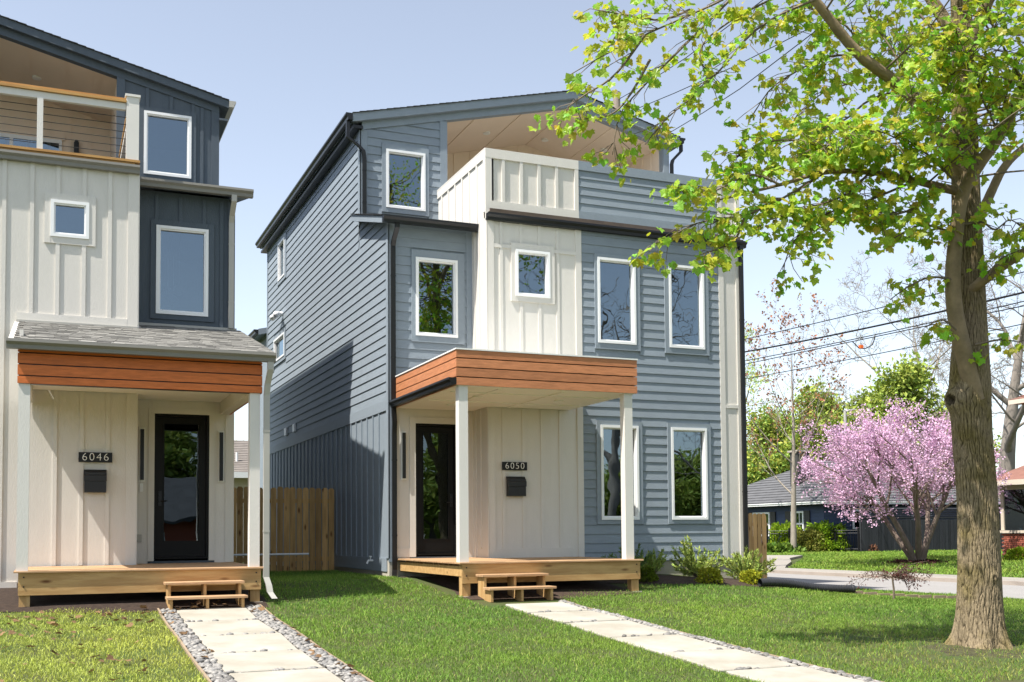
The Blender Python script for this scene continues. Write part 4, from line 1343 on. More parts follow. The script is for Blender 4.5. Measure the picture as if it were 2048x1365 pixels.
for j in range(ny):
    y = EY - .03 + j * (YD - EY + .02) / ny
    x = -.62 + (j % 2) * -.09
    while x < 3.03:
        if not (y > YL - .1 and x < XE) and -.60 < x < 3.03:
            w_ = random.choice((.12, .186, .186, .25))
            piece('shingle', SH[0], pr2, (min(x + w_ / 2, 3.05 - w_ / 2), y, rz2(y) + .006 + random.uniform(0, .007)), (slp, 0, 0), (w_ / .186 * .97, 1, 1))
            x += w_
        else:
            x += .186
build('flashing', MB().box(-.56, XE, YL - .05, YL - .001, 3.40, 3.45), 'pale_metal', pr2)
build('flashing', MB().box(XE + .005, 2.98, YD - .06, YD - .003, 3.625, 3.67), 'pale_metal', pr2)
gutter(H2, Fr('F', EY - .001), -.60, 3.04, EZ - .01, 'grey_metal', h=.13, w=.13)
BY = 16.50
band = build('porch_band', MB().box(-.45, 2.86, BY + .005, BY + .12, 2.125, 2.60), 'black_metal', H2)
for a, b in ((2.12, 2.235), (2.235, 2.395), (2.395, 2.555), (2.555, 2.60)):
    build('fascia_board', MB().box(-.465, 2.875, BY - .022, BY + .004, a + .009, b - .008), 'orange_board', band)
    build('fascia_board', MB().box(2.862, 2.886, BY + .005, YD - .05, a + .009, b - .008), 'orange_board', band)
mb = MB(); mb.prism([(BY + .13, 2.60), (YD - .04, 2.60), (YD - .04, 3.45), (BY + .13, 2.66)], 'x', 2.80, 2.855)
build('gable_panel', mb, 'cream', H2)
build('gable_panel', MB().box(-.45, -.40, BY + .13, YL - .04, 2.2, 2.9), 'cream', H2)
build('porch_ceiling', MB().box(-.45, XE, BY + .125, YL - .04, 2.345, 2.37), 'porch_ceiling', H2)
build('porch_ceiling', MB().box(XE, 2.86, BY + .125, YD - .04, 2.344, 2.37), 'porch_ceiling', H2)
build('beam', MB().box(2.70, 2.858, BY + .17, YD - .04, 2.13, 2.343), 'cream', H2)
build('beam', MB().box(-.44, -.30, BY + .17, YL - .04, 2.13, 2.343), 'cream', H2)
build('recessed_light', MB().disc((1.75, 17.9), .09, 2.32, 2.35), 'lamp_white', H2)
for x in (-.45, 2.705):
    build('column', MB().box(x, x + .15, BY + .005, BY + .155, -.474, 2.13), 'cream_white', H2)
downspout(H2, [(2.97, EY - .06, 2.60), (2.97, EY - .06, 2.46), (2.95, EY + .05, 2.26), (2.94, EY + .08, 2.1), (2.94, EY + .08, -.62), (2.97, EY + .02, -.74), (2.98, EY - .02, -.84), (3.03, EY - .10, -.93)], 'pale_metal', a=.085)
deck(H2, -.45, 2.90, 16.45, [(-.48, XE, YL - .03), (XE, 2.93, YD - .03)], -.467, -1.0)
steps('wooden steps at the porch of the cream and navy house', 1.51, 2.55, 16.46, -.655, .195, .29)
plaque_and_box('6046', gL, .38, .89, 1.20, 1.36, .47, .80, .71, 1.08,
               'black number plaque on the porch wall of the cream and navy house', 'black wall mailbox on the porch of the cream and navy house')

# ------------------------------------------------------------------ wooden privacy fences
PK = []
for s in range(3):
    mb = MB(); w_, h_ = .126, 1.86
    mb.prism([(-w_ / 2, 0), (w_ / 2, 0), (w_ / 2, h_ - .035), (w_ / 2 - .03, h_), (-w_ / 2 + .03, h_), (-w_ / 2, h_ - .035)], 'y', -.009, .009)
    me = bpy.data.meshes.new('picket'); me.from_pydata(mb.v, [], mb.f); fix_normals(me); me.materials.append(MATS['picket']); PK.append(me)


def picket_fence(label, x0, x1, y, ztop, zbot):
    t = thing('wooden_fence', label, 'fence', ((x0 + x1) / 2, y, zbot))
    x = x0 + .07
    k = 0
    while x < x1 - .05:
        piece('picket', PK[k % 3], t, (x, y + random.uniform(-.008, .008), zbot + random.uniform(-.02, .012)), (0, random.uniform(-.004, .004), 0), (1, 1, (ztop - zbot) / 1.86))
        x += .1425; k += 1
    for z in (zbot + .3, ztop - .3):
        build('fence_rail', MB().box(x0, x1, y + .012, y + .05, z - .045, z + .045), 'picket', t)
    for xx in (x0 + .06, x1 - .06):
        build('fence_post', MB().box(xx - .045, xx + .045, y + .05, y + .14, zbot - .2, ztop - .06), 'picket', t)
    return t


picket_fence('dog-eared wooden fence closing the gap between the two houses', 2.95, 5.80, 24.0, 1.05, -.83)
picket_fence('short stretch of wooden fence beside the right rear of the blue-grey house', 13.22, 18.42, 25.4, .50, -1.36)
tag(build('white_pipe', MB().tube([(2.97, 22.9, -.40), (4.98, 22.9, -.40)], .022, 8), 'white_vinyl'), 'thin white pipe lying level in front of the gap fence', 'pipe')
0 and build('pipe_stake', MB().box(4.9, 4.93, 22.92, 22.95, -.9, -.38), 'white_vinyl', bpy.data.objects['white_pipe'])

# ------------------------------------------------------------------ vegetation helpers


def unit(a):
    return a / (np.linalg.norm(a, axis=-1, keepdims=True) + 1e-9)


def leafset(tv, tt, pos, tip, nrm, scale):
    """copies of a small leaf template: base at pos, pointing along tip, facing nrm"""
    tip = unit(tip)
    side = unit(np.cross(tip, nrm))
    nrm = np.cross(side, tip)
    k = len(tv)
    V = pos[:, None, :] + scale[:, None, None] * (tv[None, :, 0:1] * side[:, None, :] + tv[None, :, 1:2] * tip[:, None, :] + tv[None, :, 2:3] * nrm[:, None, :])
    T = tt[None, :, :] + (np.arange(len(pos)) * k)[:, None, None]
    return V.reshape(-1, 3), T.reshape(-1, 3)


_half = [(.10, -.03), (.38, -.12), (.40, .06), (.66, .14), (.55, .34), (.66, .58), (.38, .58), (.22, .80)]
_out = [(0, 0)] + _half + [(0, 1.02)] + [(-x, y) for x, y in _half[::-1]]
MAPLE_V = np.array([(0, .34, .0)] + [(x, y, .22 * abs(x) - .22 * max(0, y - .3) ** 2 - (.10 if i in (4, 6, 12, 14) else 0)) for i, (x, y) in enumerate(_out)])
MAPLE_T = np.array([(0, 1 + i, 1 + (i + 1) % len(_out)) for i in range(len(_out))])
OVAL_V = np.array([(0, 0, 0), (.28, .45, .06), (0, 1, -.05), (-.28, .45, .06)], float)
OVAL_T = np.array([(0, 1, 2), (0, 2, 3)])
TRI_V = np.array([(-.5, 0, 0), (.5, 0, 0), (0, 1, 0)], float)
TRI_T = np.array([(0, 1, 2)])


def rvec(n):
    return unit(rng.normal(size=(n, 3)))


def tints(n, k, lo=.7, hi=1.3, warm=.15):
    b = rng.uniform(lo, hi, n)
    w = rng.uniform(-warm, warm, n)
    c = np.stack([b * (1 + w), b, b * (1 - w * .5)], 1)
    return np.repeat(c, k, 0)


def grow(rs, p, d, L, r, lev, P, out, tips):
    n = P['seg'][lev]
    pts, rad = [p], [r]
    d = d / np.linalg.norm(d)
    r1 = r * P['taper'][lev]
    for i in range(n):
        d = d + rs.normal(size=3) * P['gnarl'][lev] + np.array([0, 0, P['up'][lev]])
        d = d / np.linalg.norm(d)
        p = p + d * L / n
        pts.append(p); rad.append(r + (r1 - r) * (i + 1) / n)
    out.append((pts, rad, lev))
    if lev == P['max']:
        tips.append(pts)
        return
    if lev >= P['max'] - 1:
        tips.append(pts[n // 2:])
    nc = P['kids'][lev]
    ph = rs.uniform(0, 6.28)
    for k in range(nc):
        t = P['from'][lev] + (1 - P['from'][lev]) * ((k + rs.uniform(.2, .8)) / nc)
        j = min(n - 1, int(t * n)); f = t * n - j
        q = pts[j] + (pts[j + 1] - pts[j]) * f
        rr = rad[j] + (rad[j + 1] - rad[j]) * f
        ax = unit(pts[j + 1] - pts[j])
        ph += 2.4 + rs.uniform(-.4, .4)
        a = np.cross(ax, [0.3, 0.2, 1.0]); a = a / (np.linalg.norm(a) + 1e-9); b = np.cross(ax, a)
        ang = math.radians(P['angle'][lev]) * rs.uniform(.75, 1.25)
        nd = ax * math.cos(ang) + (a * math.cos(ph) + b * math.sin(ph)) * math.sin(ang)
        grow(rs, q, nd, L * P['len'][lev] * rs.uniform(.7, 1.15) * (1.15 - .5 * t), max(rr * P['rad'][lev], P.get('min', .004)), lev + 1, P, out, tips)


def limbs_mesh(segs, sides=(12, 7, 5, 4, 3, 3)):
    mb = MB()
    for pts, rad, lev in segs:
        mb.tube(pts, rad, sides[min(lev, 5)], cap=False)
    return mb


def along(tips, n, spread):
    """n random points round the given twigs"""
    A, B = [], []
    for t in tips:
        for a, b in zip(t[:-1], t[1:]):
            A.append(a); B.append(b)
    A, B = np.array(A), np.array(B)
    i = rng.integers(0, len(A), n)
    f = rng.random((n, 1))
    return A[i] + (B[i] - A[i]) * f + rng.normal(size=(n, 3)) * spread, unit(B[i] - A[i])


BROAD = dict(max=4, seg=[7, 6, 5, 4, 3], taper=[.12, .35, .3, .3, .4], gnarl=[.05, .12, .16, .2, .2], up=[.03, .05, .03, .02, 0], kids=[8, 6, 5, 4, 0], angle=[52, 48, 45, 42, 0],
             **{'from': [.28, .25, .2, .2, 0], 'len': [.62, .55, .5, .5, 0], 'rad': [.5, .5, .5, .55, 0]})


def tree(name, label, cat, base, height, r, P, bark, seed, leaf=None, nleaf=0, size=(.1, .2), spread=.3, tv=OVAL_V, tt=OVAL_T, lean=(0, 0, 1), lo=.6, hi=1.35, stems=1, group=None, droop=0.0, stem_spread=.0, warm=.15, trunk_len=.62):
    base = np.asarray(base, float)
    t = thing(name, label, cat, base, group)
    rs = np.random.default_rng(seed)
    segs, tips = [], []
    for s in range(stems):
        d = np.array(lean, float)
        if stems > 1:
            a = 2 * math.pi * s / stems + rs.uniform(-.4, .4)
            d = d + stem_spread * np.array([math.cos(a), math.sin(a), 0]) * rs.uniform(.6, 1.3)
        grow(rs, base + (0, 0, -.15) + (rs.normal(size=3) * (.06 if stems > 1 else 0)), d, height * trunk_len * (rs.uniform(.85, 1.1) if stems > 1 else 1), r, 0, P, segs, tips)
    cut = 2
    build('trunk', limbs_mesh([s for s in segs if s[2] < cut]), bark, t, smooth=True, fix=False)
    build('branches', limbs_mesh([s for s in segs if s[2] >= cut]), bark, t, smooth=True, fix=False, kind='stuff')
    if leaf:
        pos, ax = along(tips, nleaf, spread)
        tip = rvec(nleaf) + ax * .5 + np.array([0, 0, -droop])
        nrm = rvec(nleaf) * .8 + np.array([0, 0, .7])
        sc = rng.uniform(size[0], size[1], nleaf)
        V, T = leafset(tv, tt, pos, tip, nrm, sc)
        raw_mesh('crown', V, T, leaf, t, tint=tints(nleaf, len(tv), lo, hi, warm), kind='stuff')
    return t


# ------------------------------------------------------------------ the maple on the front lawn
TB = at(1960, 1293, 13.4); TB[2] = float(gz(TB[0], TB[1]))
MAP = thing('maple_tree', 'big maple with ridged bark and fresh lime-green leaves on the front lawn', 'tree', TB)


def pxline(pts, d0, d1):
    n = len(pts)
    return [at(p[0], p[1], d0 + (d1 - d0) * i / max(1, n - 1)) for i, p in enumerate(pts)]


def smooth_line(P, m):
    P = np.array(P); n = len(P)
    t = np.linspace(0, n - 1, m)
    i = np.clip(t.astype(int), 0, n - 2); f = (t - i)[:, None]
    g = lambda k: P[np.clip(k, 0, n - 1)]
    a, b, c, d = g(i - 1), g(i), g(i + 1), g(i + 2)
    return .5 * ((2 * b) + (-a + c) * f + (2 * a - 5 * b + 4 * c - d) * f ** 2 + (-a + 3 * b - 3 * c + d) * f ** 3)


def bark_tube(name, P, R, n, m, amp, parent, flare=False, knots=()):
    """limb with ridged bark: vertical plates, furrows kept as a tint for the bark shader"""
    L = smooth_line(P, m)
    rr = np.interp(np.linspace(0, len(R) - 1, m), np.arange(len(R)), R)
    th = np.linspace(0, 2 * math.pi, n, endpoint=False)
    s = np.concatenate([[0], np.cumsum(np.linalg.norm(np.diff(L, axis=0), axis=1))])
    S, TH = np.meshgrid(s, th, indexing='ij')
    ph = rng.uniform(0, 6.28, 24)
    warp = .30 * np.sin(S * 2.1 + ph[0] + 2 * TH) + .22 * np.sin(S * 4.7 + ph[1] + 3 * TH) + .12 * np.sin(S * 9.3 + 5 * TH + ph[2])
    K = 2 * max(6, int(2 * math.pi * R[len(R) // 2] / .052))
    f1 = np.sin(TH * K / 2 + 1.0 * np.sin(S * 5.6 + ph[3] + 3.0 * np.sin(TH * 2) + 5 * TH) + .9 * np.sin(S * 13.0 + 9 * TH) + warp)
    f2 = np.sin(TH * K / 2 + 1.9 - 1.0 * np.sin(S * 6.3 + ph[4] + 2.7 * np.sin(TH * 3) - 6 * TH) - .9 * np.sin(S * 15.0 - 11 * TH) - warp)
    cell = np.minimum(np.abs(f1), np.abs(f2))
    brk = np.abs(np.sin(S * 17 + 4 * np.sin(TH * 3 + ph[7]) + 2.6 * np.sin(TH * 9 + S * 3)))
    h = np.clip(cell * 2.1, 0, 1) ** .8 * (.72 + .28 * np.clip(brk * 2.4, 0, 1)) + .10 * rng.random(S.shape)
    rad = rr[:, None] * np.ones_like(S) + amp * (h - .6)
    lump = .05 * np.sin(2 * TH + S * .7 + ph[5]) + .04 * np.sin(3 * TH - S * 1.3 + ph[6])
    rad *= 1 + lump
    if flare:
        f = np.exp(-np.maximum(S - .22, 0) / .16)
        rad *= 1 + f * (.34 + .22 * np.sin(5 * TH + 1.1) + .10 * np.sin(9 * TH + 2.0))
        f2 = np.exp(-S / .8)
        rad *= 1 + .04 * f2
    for (ks, kt, kr, ka) in knots:
        dd = ((S - ks) / kr) ** 2 + ((np.angle(np.exp(1j * (TH - kt)))) * rr[:, None] / kr) ** 2
        rad += ka * np.exp(-dd) - ka * .9 * np.exp(-dd * 6)
        h = np.where(dd < .28, h * .2, h)
    V = np.zeros(S.shape + (3,))
    for i in range(m):
        t = unit(L[min(i + 1, m - 1)] - L[max(i - 1, 0)])
        a = unit(np.array([1.0, 0, 0]) - t * t[0]); b = np.cross(t, a)
        V[i] = L[i] + rad[i][:, None] * (np.cos(th)[:, None] * a + np.sin(th)[:, None] * b)
    i = (np.arange(m - 1)[:, None] * n + np.arange(n)[None, :]).ravel()
    j = (np.arange(m - 1)[:, None] * n + (np.arange(n)[None, :] + 1) % n).ravel()
    T = np.concatenate([np.stack([i, j, j + n], 1), np.stack([i, j + n, i + n], 1)])
    tin = np.repeat(h.reshape(-1, 1), 3, 1)
    return raw_mesh(name, V.reshape(-1, 3), T, 'maple_bark' if name == 'trunk' else 'limb_bark', parent, tint=tin, smooth=True)


trunk_px = [(1960, 1330), (1960, 1250), (1958, 1130), (1953, 1000), (1943, 870), (1940, 760), (1942, 640), (1938, 520), (1932, 400), (1928, 250), (1925, 100), (1918, -100), (1912, -350), (1905, -800)]
trunk = pxline(trunk_px, 13.4, 13.4)
bark_tube('trunk', trunk, [.285, .27, .248, .232, .224, .226, .172, .158, .15, .138, .122, .10, .07, .03], 260, 520, .019, MAP, flare=True, knots=((3.25, 3.1, .13, .14), (1.1, 4.6, .05, .03)))
limbs = []


def limb(pts, d0, d1, r0, r1, real=False):
    L = pxline(pts, d0, d1)
    R = list(np.linspace(r0, r1, len(L)))
    if real:
        bark_tube('limb', L, R, 36, 60, .007, MAP)
    limbs.append((L, R))
    return L


limb([(1950, 800), (1930, 720), (1912, 640), (1905, 560), (1912, 470), (1925, 390), (1958, 330), (2000, 270), (2048, 170), (2110, 50)], 13.30, 12.6, .112, .05, True)
limb([(1945, 580), (1975, 555), (2048, 505), (2140, 460)], 13.3, 12.7, .068, .04, True)
limb([(1930, 470), (1965, 420), (2005, 340), (2048, 295), (2120, 240)], 13.5, 14.2, .066, .038, True)
limb([(1928, 360), (1875, 265), (1810, 180), (1720, 110), (1630, 0), (1540, -120), (1450, -210)], 13.4, 12.4, .095, .03, True)
limb([(1925, 385), (1880, 375), (1830, 362), (1740, 345), (1650, 345), (1560, 370), (1440, 400)], 13.15, 12.3, .055, .008, True)
limb([(1925, 100), (1850, -20), (1780, -120), (1700, -260)], 13.4, 13.9, .085, .02, True)
limb([(1925, 130), (1990, -30), (2060, -140), (2140, -300)], 13.4, 12.6, .09, .02, True)
limb([(1918, -60), (1900, -250), (1960, -480)], 13.3, 15.6, .08, .02, True)
twig_px = [  # photograph pixels of the leafy twigs, depth at both ends, leaves, looseness
    ([(1560, -100), (1480, -20), (1380, 30), (1290, 70), (1210, 110), (1140, 150)], 12.5, 12.0, 210, 26),
    ([(1480, -20), (1400, 60), (1350, 110), (1290, 170), (1240, 230), (1225, 310)], 12.5, 12.2, 150, 22),
    ([(1380, 20), (1320, 40), (1250, 30), (1190, 20)], 12.4, 12.0, 120, 24),
    ([(1290, 70), (1230, 150), (1170, 190), (1135, 215)], 12.1, 11.9, 80, 20),
    ([(1300, 120), (1260, 190), (1220, 230), (1150, 240)], 12.1, 11.9, 60, 16),
    ([(1630, 0), (1560, 30), (1500, 70), (1450, 130), (1390, 190), (1330, 240), (1290, 290)], 12.6, 12.2, 190, 24),
    ([(1590, -20), (1520, 10), (1450, 50), (1400, 100), (1420, 170)], 12.9, 12.6, 150, 26),
    ([(1720, 110), (1650, 115), (1590, 145), (1540, 180), (1500, 240)], 13.0, 12.8, 200, 28),
    ([(1810, 180), (1740, 200), (1690, 240), (1640, 260), (1590, 290)], 13.3, 13.0, 190, 24),
    ([(1720, 110), (1700, 60), (1650, 30), (1590, 10), (1550, 60)], 13.2, 13.6, 260, 30),
    ([(1810, 180), (1790, 110), (1750, 50), (1720, -20)], 13.6, 14.4, 300, 36),
    ([(1875, 265), (1840, 170), (1800, 90), (1790, 10)], 14.0, 14.8, 260, 34),
    ([(1740, 150), (1690, 170), (1640, 190), (1600, 230)], 14.0, 14.6, 180, 30),
    ([(1740, 345), (1660, 300), (1580, 280), (1520, 290), (1470, 315)], 12.8, 12.4, 220, 24),
    ([(1560, 370), (1500, 350), (1420, 385), (1350, 380)], 12.4, 12.0, 130, 18),
    ([(1650, 345), (1560, 400), (1490, 430), (1400, 445), (1320, 485)], 12.6, 12.1, 190, 20),
    ([(1490, 430), (1470, 480), (1430, 500), (1400, 510)], 12.3, 12.1, 50, 14),
    ([(1830, 362), (1740, 400), (1650, 430), (1590, 480), (1565, 540)], 12.9, 12.5, 170, 22),
    ([(1740, 345), (1690, 390), (1620, 415), (1540, 440)], 12.7, 12.4, 200, 26),
    ([(1830, 362), (1770, 300), (1700, 280), (1640, 300)], 12.8, 12.4, 220, 28),
    ([(1925, 385), (1870, 320), (1800, 280), (1740, 260), (1680, 270)], 12.7, 12.2, 280, 32),
    ([(1958, 330), (1900, 250), (1850, 210), (1810, 190)], 12.5, 12.1, 260, 36),
    ([(2000, 270), (1960, 190), (1930, 120), (1890, 60)], 12.5, 12.0, 260, 40),
    ([(2048, 170), (2010, 100), (1975, 30), (1940, -40)], 12.5, 12.0, 260, 42),
    ([(2000, 270), (2010, 200), (2040, 120)], 12.8, 12.5, 120, 34),
    ([(1880, 375), (1820, 420), (1770, 430), (1720, 420)], 12.8, 12.5, 160, 26),
    ([(1912, 470), (1850, 450), (1800, 470), (1765, 490)], 13.0, 12.6, 70, 18),
    ([(1905, 560), (1860, 555), (1815, 575), (1780, 600)], 13.0, 12.7, 55, 18),
    ([(1930, 450), (1965, 445), (1990, 460), (2020, 440), (2048, 460)], 13.0, 12.7, 80, 22),
    ([(1970, 560), (2000, 520), (2040, 500)], 12.9, 12.7, 40, 18),
    ([(1912, 660), (1885, 640), (1850, 655)], 13.0, 12.8, 16, 14),
    ([(1950, 690), (2000, 680), (2040, 685)], 12.95, 12.8, 16, 10),
    ([(1840, 30), (1880, 80), (1900, 150), (1960, 90)], 12.4, 12.0, 200, 44),
]
twigs, LP, LT = [], [], []
for tw_i, (pts, d0, d1, n, sp) in enumerate(twig_px):
    L = smooth_line(pxline(pts, d0, d1), 14)
    twigs.append((list(L), list(np.linspace(.016, .005, 14)), 3))
    sp_m = sp * 12.6 / F
    n = int(n * (1.0 if tw_i < 7 else 1.25 if tw_i < 13 else 1.6))
    for k in range(max(6, n // 7)):
        j = rng.integers(2, 14)
        o = L[j] + rng.normal(size=3) * sp_m * np.array([1.0, 1.4, .8]) + (0, 0, -.05)
        md = (L[j] + o) / 2 + (0, 0, .04)
        twigs.append(([L[max(0, j - 1)], md, o], [.006, .005, .0035], 4))
        m = 7 if k < n // 7 - 1 else 6
        LP.append(o + rng.normal(size=(m, 3)) * .052 * np.array([1.1, 1.1, 1.0])); LT.append(np.repeat(unit(o - L[j])[None], m, 0))
# the part of the crown above and beside the frame, which shades the lawn and shows in the panes
rs = np.random.default_rng(5)
cnt = 0
tries = 0
while cnt < 260 and tries < 20000:
    tries += 1
    q = rs.normal(size=3); q /= np.linalg.norm(q)
    c = np.array([TB[0] - .3, TB[1], 7.6]) + q * np.array([4.4, 4.4, 5.0]) * rs.uniform(.35, 1.0)
    px, py, d = pix(c)
    if c[2] < 4.2 or (-120 < px < 2130 and py > -70):
        continue
    pool = [p_ for L_, _ in limbs[3:] for p_ in smooth_line(L_, 20)] + list(smooth_line(trunk[-5:], 20))
    a = min(pool, key=lambda p_: np.linalg.norm(p_ - c))
    if np.linalg.norm(a - c) > 2.6:
        continue
    cnt += 1
    bow = rs.normal(size=3) * .22
    twigs.append((list(smooth_line([a, a + (c - a) * .35 + bow, a + (c - a) * .7 + bow * .6 + (0, 0, .1), c], 7)), list(np.linspace(.016, .004, 7)), 3))
    LP.append(c + rs.normal(size=(26, 3)) * .30); LT.append(np.repeat(q[None], 26, 0))
build('twigs', limbs_mesh(twigs), 'twig', MAP, smooth=True, fix=False, kind='stuff')
LP, LT = np.concatenate(LP), np.concatenate(LT)
nl = len(LP)
tip = LT * .5 + rvec(nl) * .75 + np.array([0, 0, -.55])
nrm = rvec(nl) * .75 + np.array([-.15, -.35, .85])
sc = rng.uniform(.048, .108, nl)
tn = np.stack([rng.uniform(.50, 1.08, nl), rng.uniform(.72, 1.10, nl), rng.uniform(.5, 1.4, nl)], 1)
yel = rng.random(nl) < .16
tn[yel] *= np.array([1.22, 1.04, .9]); sc[yel] *= .7
dep = np.array([pix(p)[2] for p in LP]); vis = np.array([(0 < pix(p)[0] < 2048 and 0 < pix(p)[1] < 1365) for p in LP])
order = np.argsort(-(sc / dep) * vis)
big, rest = order[:280], order[280:]
V, T = leafset(MAPLE_V, MAPLE_T, LP[rest], tip[rest], nrm[rest], sc[rest])
raw_mesh('leaves', V, T, 'leaf', MAP, tint=np.repeat(tn[rest], len(MAPLE_V), 0), kind='stuff')
LM = []
for k in range(4):
    me = bpy.data.meshes.new('leaf')
    me.from_pydata(MAPLE_V.tolist(), [], MAPLE_T.tolist())
    a = me.attributes.new('tint', 'FLOAT_COLOR', 'POINT')
    a.data.foreach_set('color', np.tile(np.array([*(tn[order[k * 7]]), 1.0], np.float32), len(MAPLE_V)))
    me.materials.append(MATS['leaf']); LM.append(me)
for k, i in enumerate(big):
    y_ = unit(tip[i]); s_ = unit(np.cross(y_, nrm[i])); z_ = np.cross(s_, y_)
    R = Matrix((s_.tolist(), y_.tolist(), z_.tolist())).transposed().to_euler()
    piece('leaf', LM[k % 4], MAP, LP[i], R, (sc[i],) * 3)

mat('dirt', (0.060, 0.050, 0.028), 0.95, 0.35, 9, bump=1.0, bscale=45, col2=(0.075, 0.080, 0.03))
bed('bare_patch', 'dirt', [(TB[0] - .3 + r_ * math.cos(a_), TB[1] - .25 + r_ * .9 * math.sin(a_)) for a_, r_ in zip(np.linspace(0, 6.28, 26)[:-1], np.random.default_rng(8).uniform(.85, 1.35, 25))], lift=-.018)
# ------------------------------------------------------------------ lawn grass


def in_poly_free(X, Y):
    ok = np.ones(X.shape, bool)
    ok &= ~((X > 5.75) & (X < 13.25) & (Y > 18.95) & (Y < 33))
    ok &= ~((X > 5.9) & (X < 9.32) & (Y > 16.55) & (Y < 20))
    ok &= ~((X > 6.0) & (X < 7.55) & (Y > 15.35) & (Y < 17))
    ok &= ~((X < 2.97) & (Y > 18.9))
    ok &= ~((X < 3.0) & (Y > 16.30 + .10 * np.sin(X * 5)))
    ok &= ~((X > .9) & (X < 2.95) & (Y > 15.95))
    ok &= ~((X > 1.36) & (X < 2.83) & (Y < 16.3))
    ok &= ~((X > 6.35) & (X < 7.48) & (Y < 15.9))
    ok &= ~((X > 9.2) & (X < 13.5) & (Y > 17.25 - .35 * np.sin((X - 9.2) / 4.3 * math.pi)) & (Y < 19.2))
    ok &= ~((X > RN) & (X < 23.35))
    ok &= ~((X > 23.3) & (X < 31.2) & (Y > 31.2 + (X - 23.3) * 1.15) & (Y < 33.4 + (X - 23.3) * 1.30))
    ok &= (np.hypot(X - TB[0], Y - TB[1]) > .42)
    return ok


def blades(name, kind_label, x0, x1, y0, y1, dens, h0, h1, w, base_tint, jit, keep=None):
    n = int((x1 - x0) * (y1 - y0) * dens)
    X = rng.uniform(x0, x1, n); Y = rng.uniform(y0, y1, n)
    ok = in_poly_free(X, Y)
    # only where the photograph could look, with a margin
    ang = np.arctan2(X, Y) - YAW
    ok &= np.abs(ang) < math.radians(31)
    clump = .5 + .25 * np.sin(X * 3.1 + 2 * np.sin(Y * 1.7)) + .25 * np.sin(Y * 4.3 + 2 * np.sin(X * 2.3))
    ok &= rng.random(n) < .55 + .45 * clump
    dt = np.hypot(X - TB[0] + .8, (Y - TB[1] + .5) * 1.0)
    ok &= rng.random(n) < np.clip(.34 + (dt - .6) * .40, 0, 1)
    if keep is not None:
        ok &= keep(X, Y)
    X, Y, clump, dt = X[ok], Y[ok], clump[ok], dt[ok]
    n = len(X)
    Z = gz(X, Y) - .004
    pos = np.stack([X, Y, Z], 1)
    tip = np.stack([rng.normal(size=n) * .42, rng.normal(size=n) * .42, np.ones(n)], 1)
    nrm = rvec(n); nrm[:, 2] *= .2
    hh = rng.uniform(h0, h1, n) * (.85 + .3 * clump)
    ww = w * rng.uniform(.7, 1.3, n)
    tip = unit(tip); side = unit(np.cross(tip, nrm)); fwd = np.cross(side, tip)
    bend = rng.uniform(.1, .55, n)[:, None] * hh[:, None]
    a = pos - side * ww[:, None] / 2; b = pos + side * ww[:, None] / 2
    mid = pos + tip * hh[:, None] * .6 + fwd * bend * .25
    c = mid - side * ww[:, None] * .38; d = mid + side * ww[:, None] * .38
    e = pos + tip * hh[:, None] + fwd * bend
    e[:, 2] -= bend[:, 0] * .35
    V = np.stack([a, b, d, c, e], 1).reshape(-1, 3)
    o = (np.arange(n) * 5)[:, None]
    T = np.concatenate([o + np.array([[0, 1, 2]]), o + np.array([[0, 2, 3]]), o + np.array([[3, 2, 4]])])
    lowf = .5 + .5 * np.sin(X * .9 + 1.3 * np.sin(Y * .6) + 2) * np.sin(Y * .8 + 1.1 * np.sin(X * .7))
    base_tint = np.array(base_tint)[None] * (1 + (lowf[:, None] - .5) * np.array([[.35, .16, .1]]))
    t = base_tint * np.clip(1 + rng.normal(size=(n, 1)) * jit * 1.3, .4, 2) * (1 + (clump[:, None] - .5) * .22)
    dead = rng.random(n) < (.24 if x1 < 2 else .06)
    t[dead] = np.array([2.6, 1.75, 3.0]) * .9
    dry = rng.random(n) < np.clip(.55 - (dt - .5) * .28, 0, .6)
    t[dry] = np.array([1.9, 1.2, 2.0]) * .8
    o_ = raw_mesh(name, V, T, 'grass', origin=((x0 + x1) / 2, (y0 + y1) / 2, float(gz((x0 + x1) / 2, (y0 + y1) / 2))), tint=np.repeat(np.clip(t, .2, 4), 5, 0), kind='stuff')
    tag(o_, kind_label, 'grass')


east = lambda X, Y: X > 2.83
west = lambda X, Y: X < 1.36
blades('lawn_grass', 'lush mid-green lawn in front of the blue-grey house', 2.83, 17.4, 8.2, 13.0, 2000, .038, .068, .0065, (1.0, 1.0, 1.0), .16, east)
blades('lawn_grass', 'mown green grass sloping up to the porch and the street', 2.83, 17.4, 13.0, 24.5, 1350, .04, .07, .008, (1.0, 1.02, 1.0), .16, east)
blades('lawn_grass', 'sparse yellowish lawn strewn with dry leaves by the cream porch', -3.2, 1.36, 9.0, 16.4, 1700,     .035, .07, .008, (2.25, 1.58, 2.0), .20, west)
blades('lawn_grass', 'bright grass strip across the side street', 23.3, 47, 16, 52, 170, .07, .14, .030, (1.1, 1.1, 1.0), .15)

